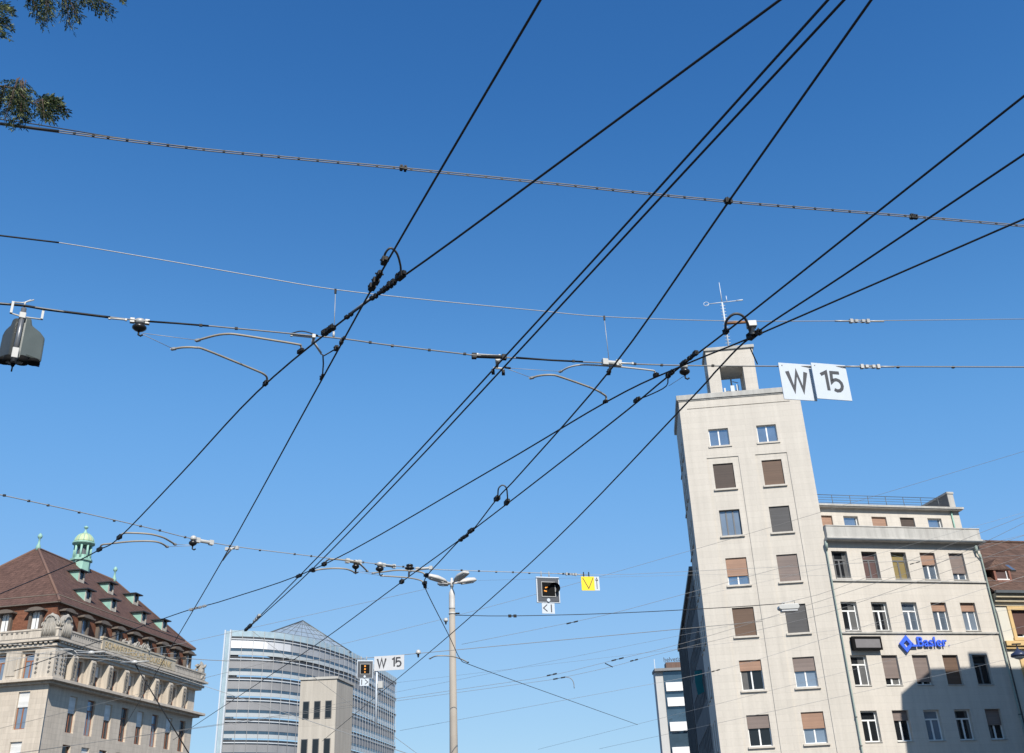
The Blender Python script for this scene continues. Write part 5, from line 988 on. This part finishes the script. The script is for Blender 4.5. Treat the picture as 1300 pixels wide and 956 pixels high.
def spray(base, d, L, dens=1.0):
    d = d.normalized(); n_ = Vector((rg.uniform(-1, 1), rg.uniform(-1, 1), rg.uniform(-.6, .6))); n_ = (n_ - n_.dot(d)*d).normalized(); s_ = d.cross(n_)
    pts = [base + d*L*t/5 + Vector((0, 0, -.12*L*(t/5)**2)) for t in range(6)]; tg.tube(pts, [.0035*(1-.13*t) for t in range(6)], 5)
    nb_ = int(9*dens) + 3
    for i in range(nb_):
        f = (i + .6)/nb_; p = base + d*L*f + Vector((0, 0, -.12*L*f*f)); side = 1 if i % 2 else -1
        td = (d*.75 + s_*side*rg.uniform(.5, 1.0) + n_*rg.uniform(-.35, .35) + Vector((0, 0, -.12))).normalized(); tl_ = L*(.5 - .33*f)*rg.uniform(.7, 1.15); kk = max(4, int(tl_/.012))
        for j in range(kk):
            g_ = (j + .4)/kk; q_ = p + td*tl_*g_ + Vector((0, 0, -.1*tl_*g_*g_))
            for sd in (-1, 1):
                ld = (td*.8 + (s_*sd*.6 + n_*rg.uniform(-.5, .5))).normalized(); leaf(q_, ld, (n_ + Vector((rg.uniform(-.5, .5), rg.uniform(-.5, .5), rg.uniform(-.5, .5)))).normalized(), rg.uniform(.014, .028), rg.uniform(.0028, .0052))
        leaf(p + td*tl_, td, n_, .026, .0042)
seen = [((-12, 6), (22, 14), 5), ((-14, 22), (20, 30), 4), ((-10, 26), (6, 50), 4), ((34, -14), (56, 30), 5), ((52, -20), (66, 14), 3), ((60, -10), (60, 28), 3), ((80, -12), (90, 40), 4), ((84, -6), (104, 30), 3), ((112, -22), (145, 22), 5), ((108, -10), (124, 20), 3), ((100, -18), (110, 6), 3), ((140, -14), (166, 1), 2), ((38, -12), (42, 8), 2),
        ((20, 102), (8, 148), 5), ((26, 104), (22, 160), 5), ((10, 112), (34, 150), 5), ((30, 106), (36, 156), 3), ((4, 112), (-4, 140), 4), ((46, 132), (72, 156), 5), ((48, 128), (92, 142), 5), ((52, 130), (60, 150), 4), ((50, 126), (78, 132), 3)]
for b0, tip, n_ in seen:
    for k_ in range(max(2, int(n_*.85 + .5))):
        dd = 6.4 + rg.uniform(-.25, .25); a_ = at_d((b0[0] + rg.uniform(-5, 5), b0[1] + rg.uniform(-5, 5)), dd); e_ = at_d((tip[0] + rg.uniform(-6, 6), tip[1] + rg.uniform(-7, 4)), dd + rg.uniform(-.08, .08)); spray(a_, e_ - a_, (e_ - a_).length*rg.uniform(.75, .95))
def twig(px, r, d=6.4): tg.tube([at_d(p, d) for p in px], r, 6)
twig([(-60, 96), (-10, 108), (18, 112), (36, 129), (50, 134)], [.012, .009, .006, .004, .003]); twig([(-80, -30), (-10, -6), (60, -12), (130, -10), (160, -4)], [.02, .016, .012, .008, .003]); twig([(-60, 10), (-8, 14), (4, 30)], [.01, .006, .003])
for k_ in range(46):                                  # limbs and sprays of the rest of the crown, off to the left
    z0 = rg.uniform(4.5, 14); an = rg.uniform(0, 6.283); L = (15.5 - z0)*.27 + rg.uniform(.2, .7)
    if abs(z0 - 7.5) < 2.2 and math.cos(an) > .2: L *= .5
    b0 = Vector((-9.1, 5.2, z0)); e_ = b0 + Vector((math.cos(an)*L, math.sin(an)*L, -.25*L)); tg.tube([b0, b0.lerp(e_, .5) + Vector((0, 0, .08*L)), e_], [.035, .02, .006], 6)
    for j in range(12):
        f = rg.uniform(.25, 1); p = b0.lerp(e_, f); spray(p, Vector((math.cos(an) + rg.uniform(-.9, .9), math.sin(an) + rg.uniform(-.9, .9), rg.uniform(-1.1, .1))), rg.uniform(.3, .55), .7)
tg.tube([(-9.1, 5.2, 7.6), at_d((-80, -30), 6.4)], [.04, .02], 8); tg.tube([(-9.1, 5.2, 6.6), at_d((-60, 96), 6.4)], [.03, .012], 8); tg.tube([(-9.1, 5.2, 7.2), at_d((-60, 10), 6.4)], [.03, .01], 8)
tg.build('branch', MATS['conifer_bark'], tr, True); fo.build('crown', LEAF, tr, True)

# ================================================================== light and sky
SUN_AZ, SUN_EL = 163.0, 40.0                          # degrees clockwise from the view direction (+Y), height
W = bpy.data.worlds.new('World'); sc.world = W; W.use_nodes = True; nt = W.node_tree; bg = nt.nodes['Background']
sky = nt.nodes.new('ShaderNodeTexSky'); sky.sky_type = 'NISHITA'; sky.sun_disc = False; sky.sun_elevation = R(SUN_EL); sky.sun_rotation = R(SUN_AZ); sky.air_density = 1.0; sky.dust_density = 0; sky.ozone_density = 10; sky.altitude = 0
# the deep blue of a polarised noon sky: tone response of the three channels, then back to the sky's own strength
mu = nt.nodes.new('ShaderNodeVectorMath'); mu.operation = 'SCALE'; mu.inputs['Scale'].default_value = .1619/1.6; nt.links.new(sky.outputs[0], mu.inputs[0])
cvn = nt.nodes.new('ShaderNodeRGBCurve'); nt.links.new(mu.outputs[0], cvn.inputs['Color'])
for ch, pts_ in enumerate(([(.065, .034), (.086, .061), (.148, .156), (.307, .309), (.533, .42), (1.0, .62)], [(.151, .147), (.201, .22), (.341, .40), (.655, .565), (.989, .68), (1.3, .77)], [(.375, .423), (.487, .552), (.769, .80), (1.228, .89), (1.45, .915)])):
    c_ = cvn.mapping.curves[ch]; c_.points[-1].location = (1, .92)
    for x_, y_ in pts_: c_.points.new(x_/1.6, y_)
cvn.mapping.update()
m2_ = nt.nodes.new('ShaderNodeVectorMath'); m2_.operation = 'SCALE'; m2_.inputs['Scale'].default_value = 1/.1619; nt.links.new(cvn.outputs[0], m2_.inputs[0])
nt.links.new(m2_.outputs[0], bg.inputs[0]); bg.inputs[1].default_value = .127
sl = bpy.data.lights.new('sun', 'SUN'); sl.energy = 4.8; sl.angle = R(.53); sl.color = (1, .945, .86)
so = bpy.data.objects.new('sun', sl); COL.objects.link(so)
sd_ = Vector((math.sin(R(SUN_AZ))*math.cos(R(SUN_EL)), math.cos(R(SUN_AZ))*math.cos(R(SUN_EL)), math.sin(R(SUN_EL))))
so.rotation_euler = sd_.to_track_quat('Z', 'Y').to_euler(); so.location = sd_*60
vs = sc.view_settings; vs.view_transform = 'Standard'; vs.look = 'None'; vs.exposure = .35; vs.gamma = 1; vs.use_curve_mapping = False
sc.render.engine = 'CYCLES'; sc.cycles.max_bounces = 6; sc.cycles.use_denoising = True
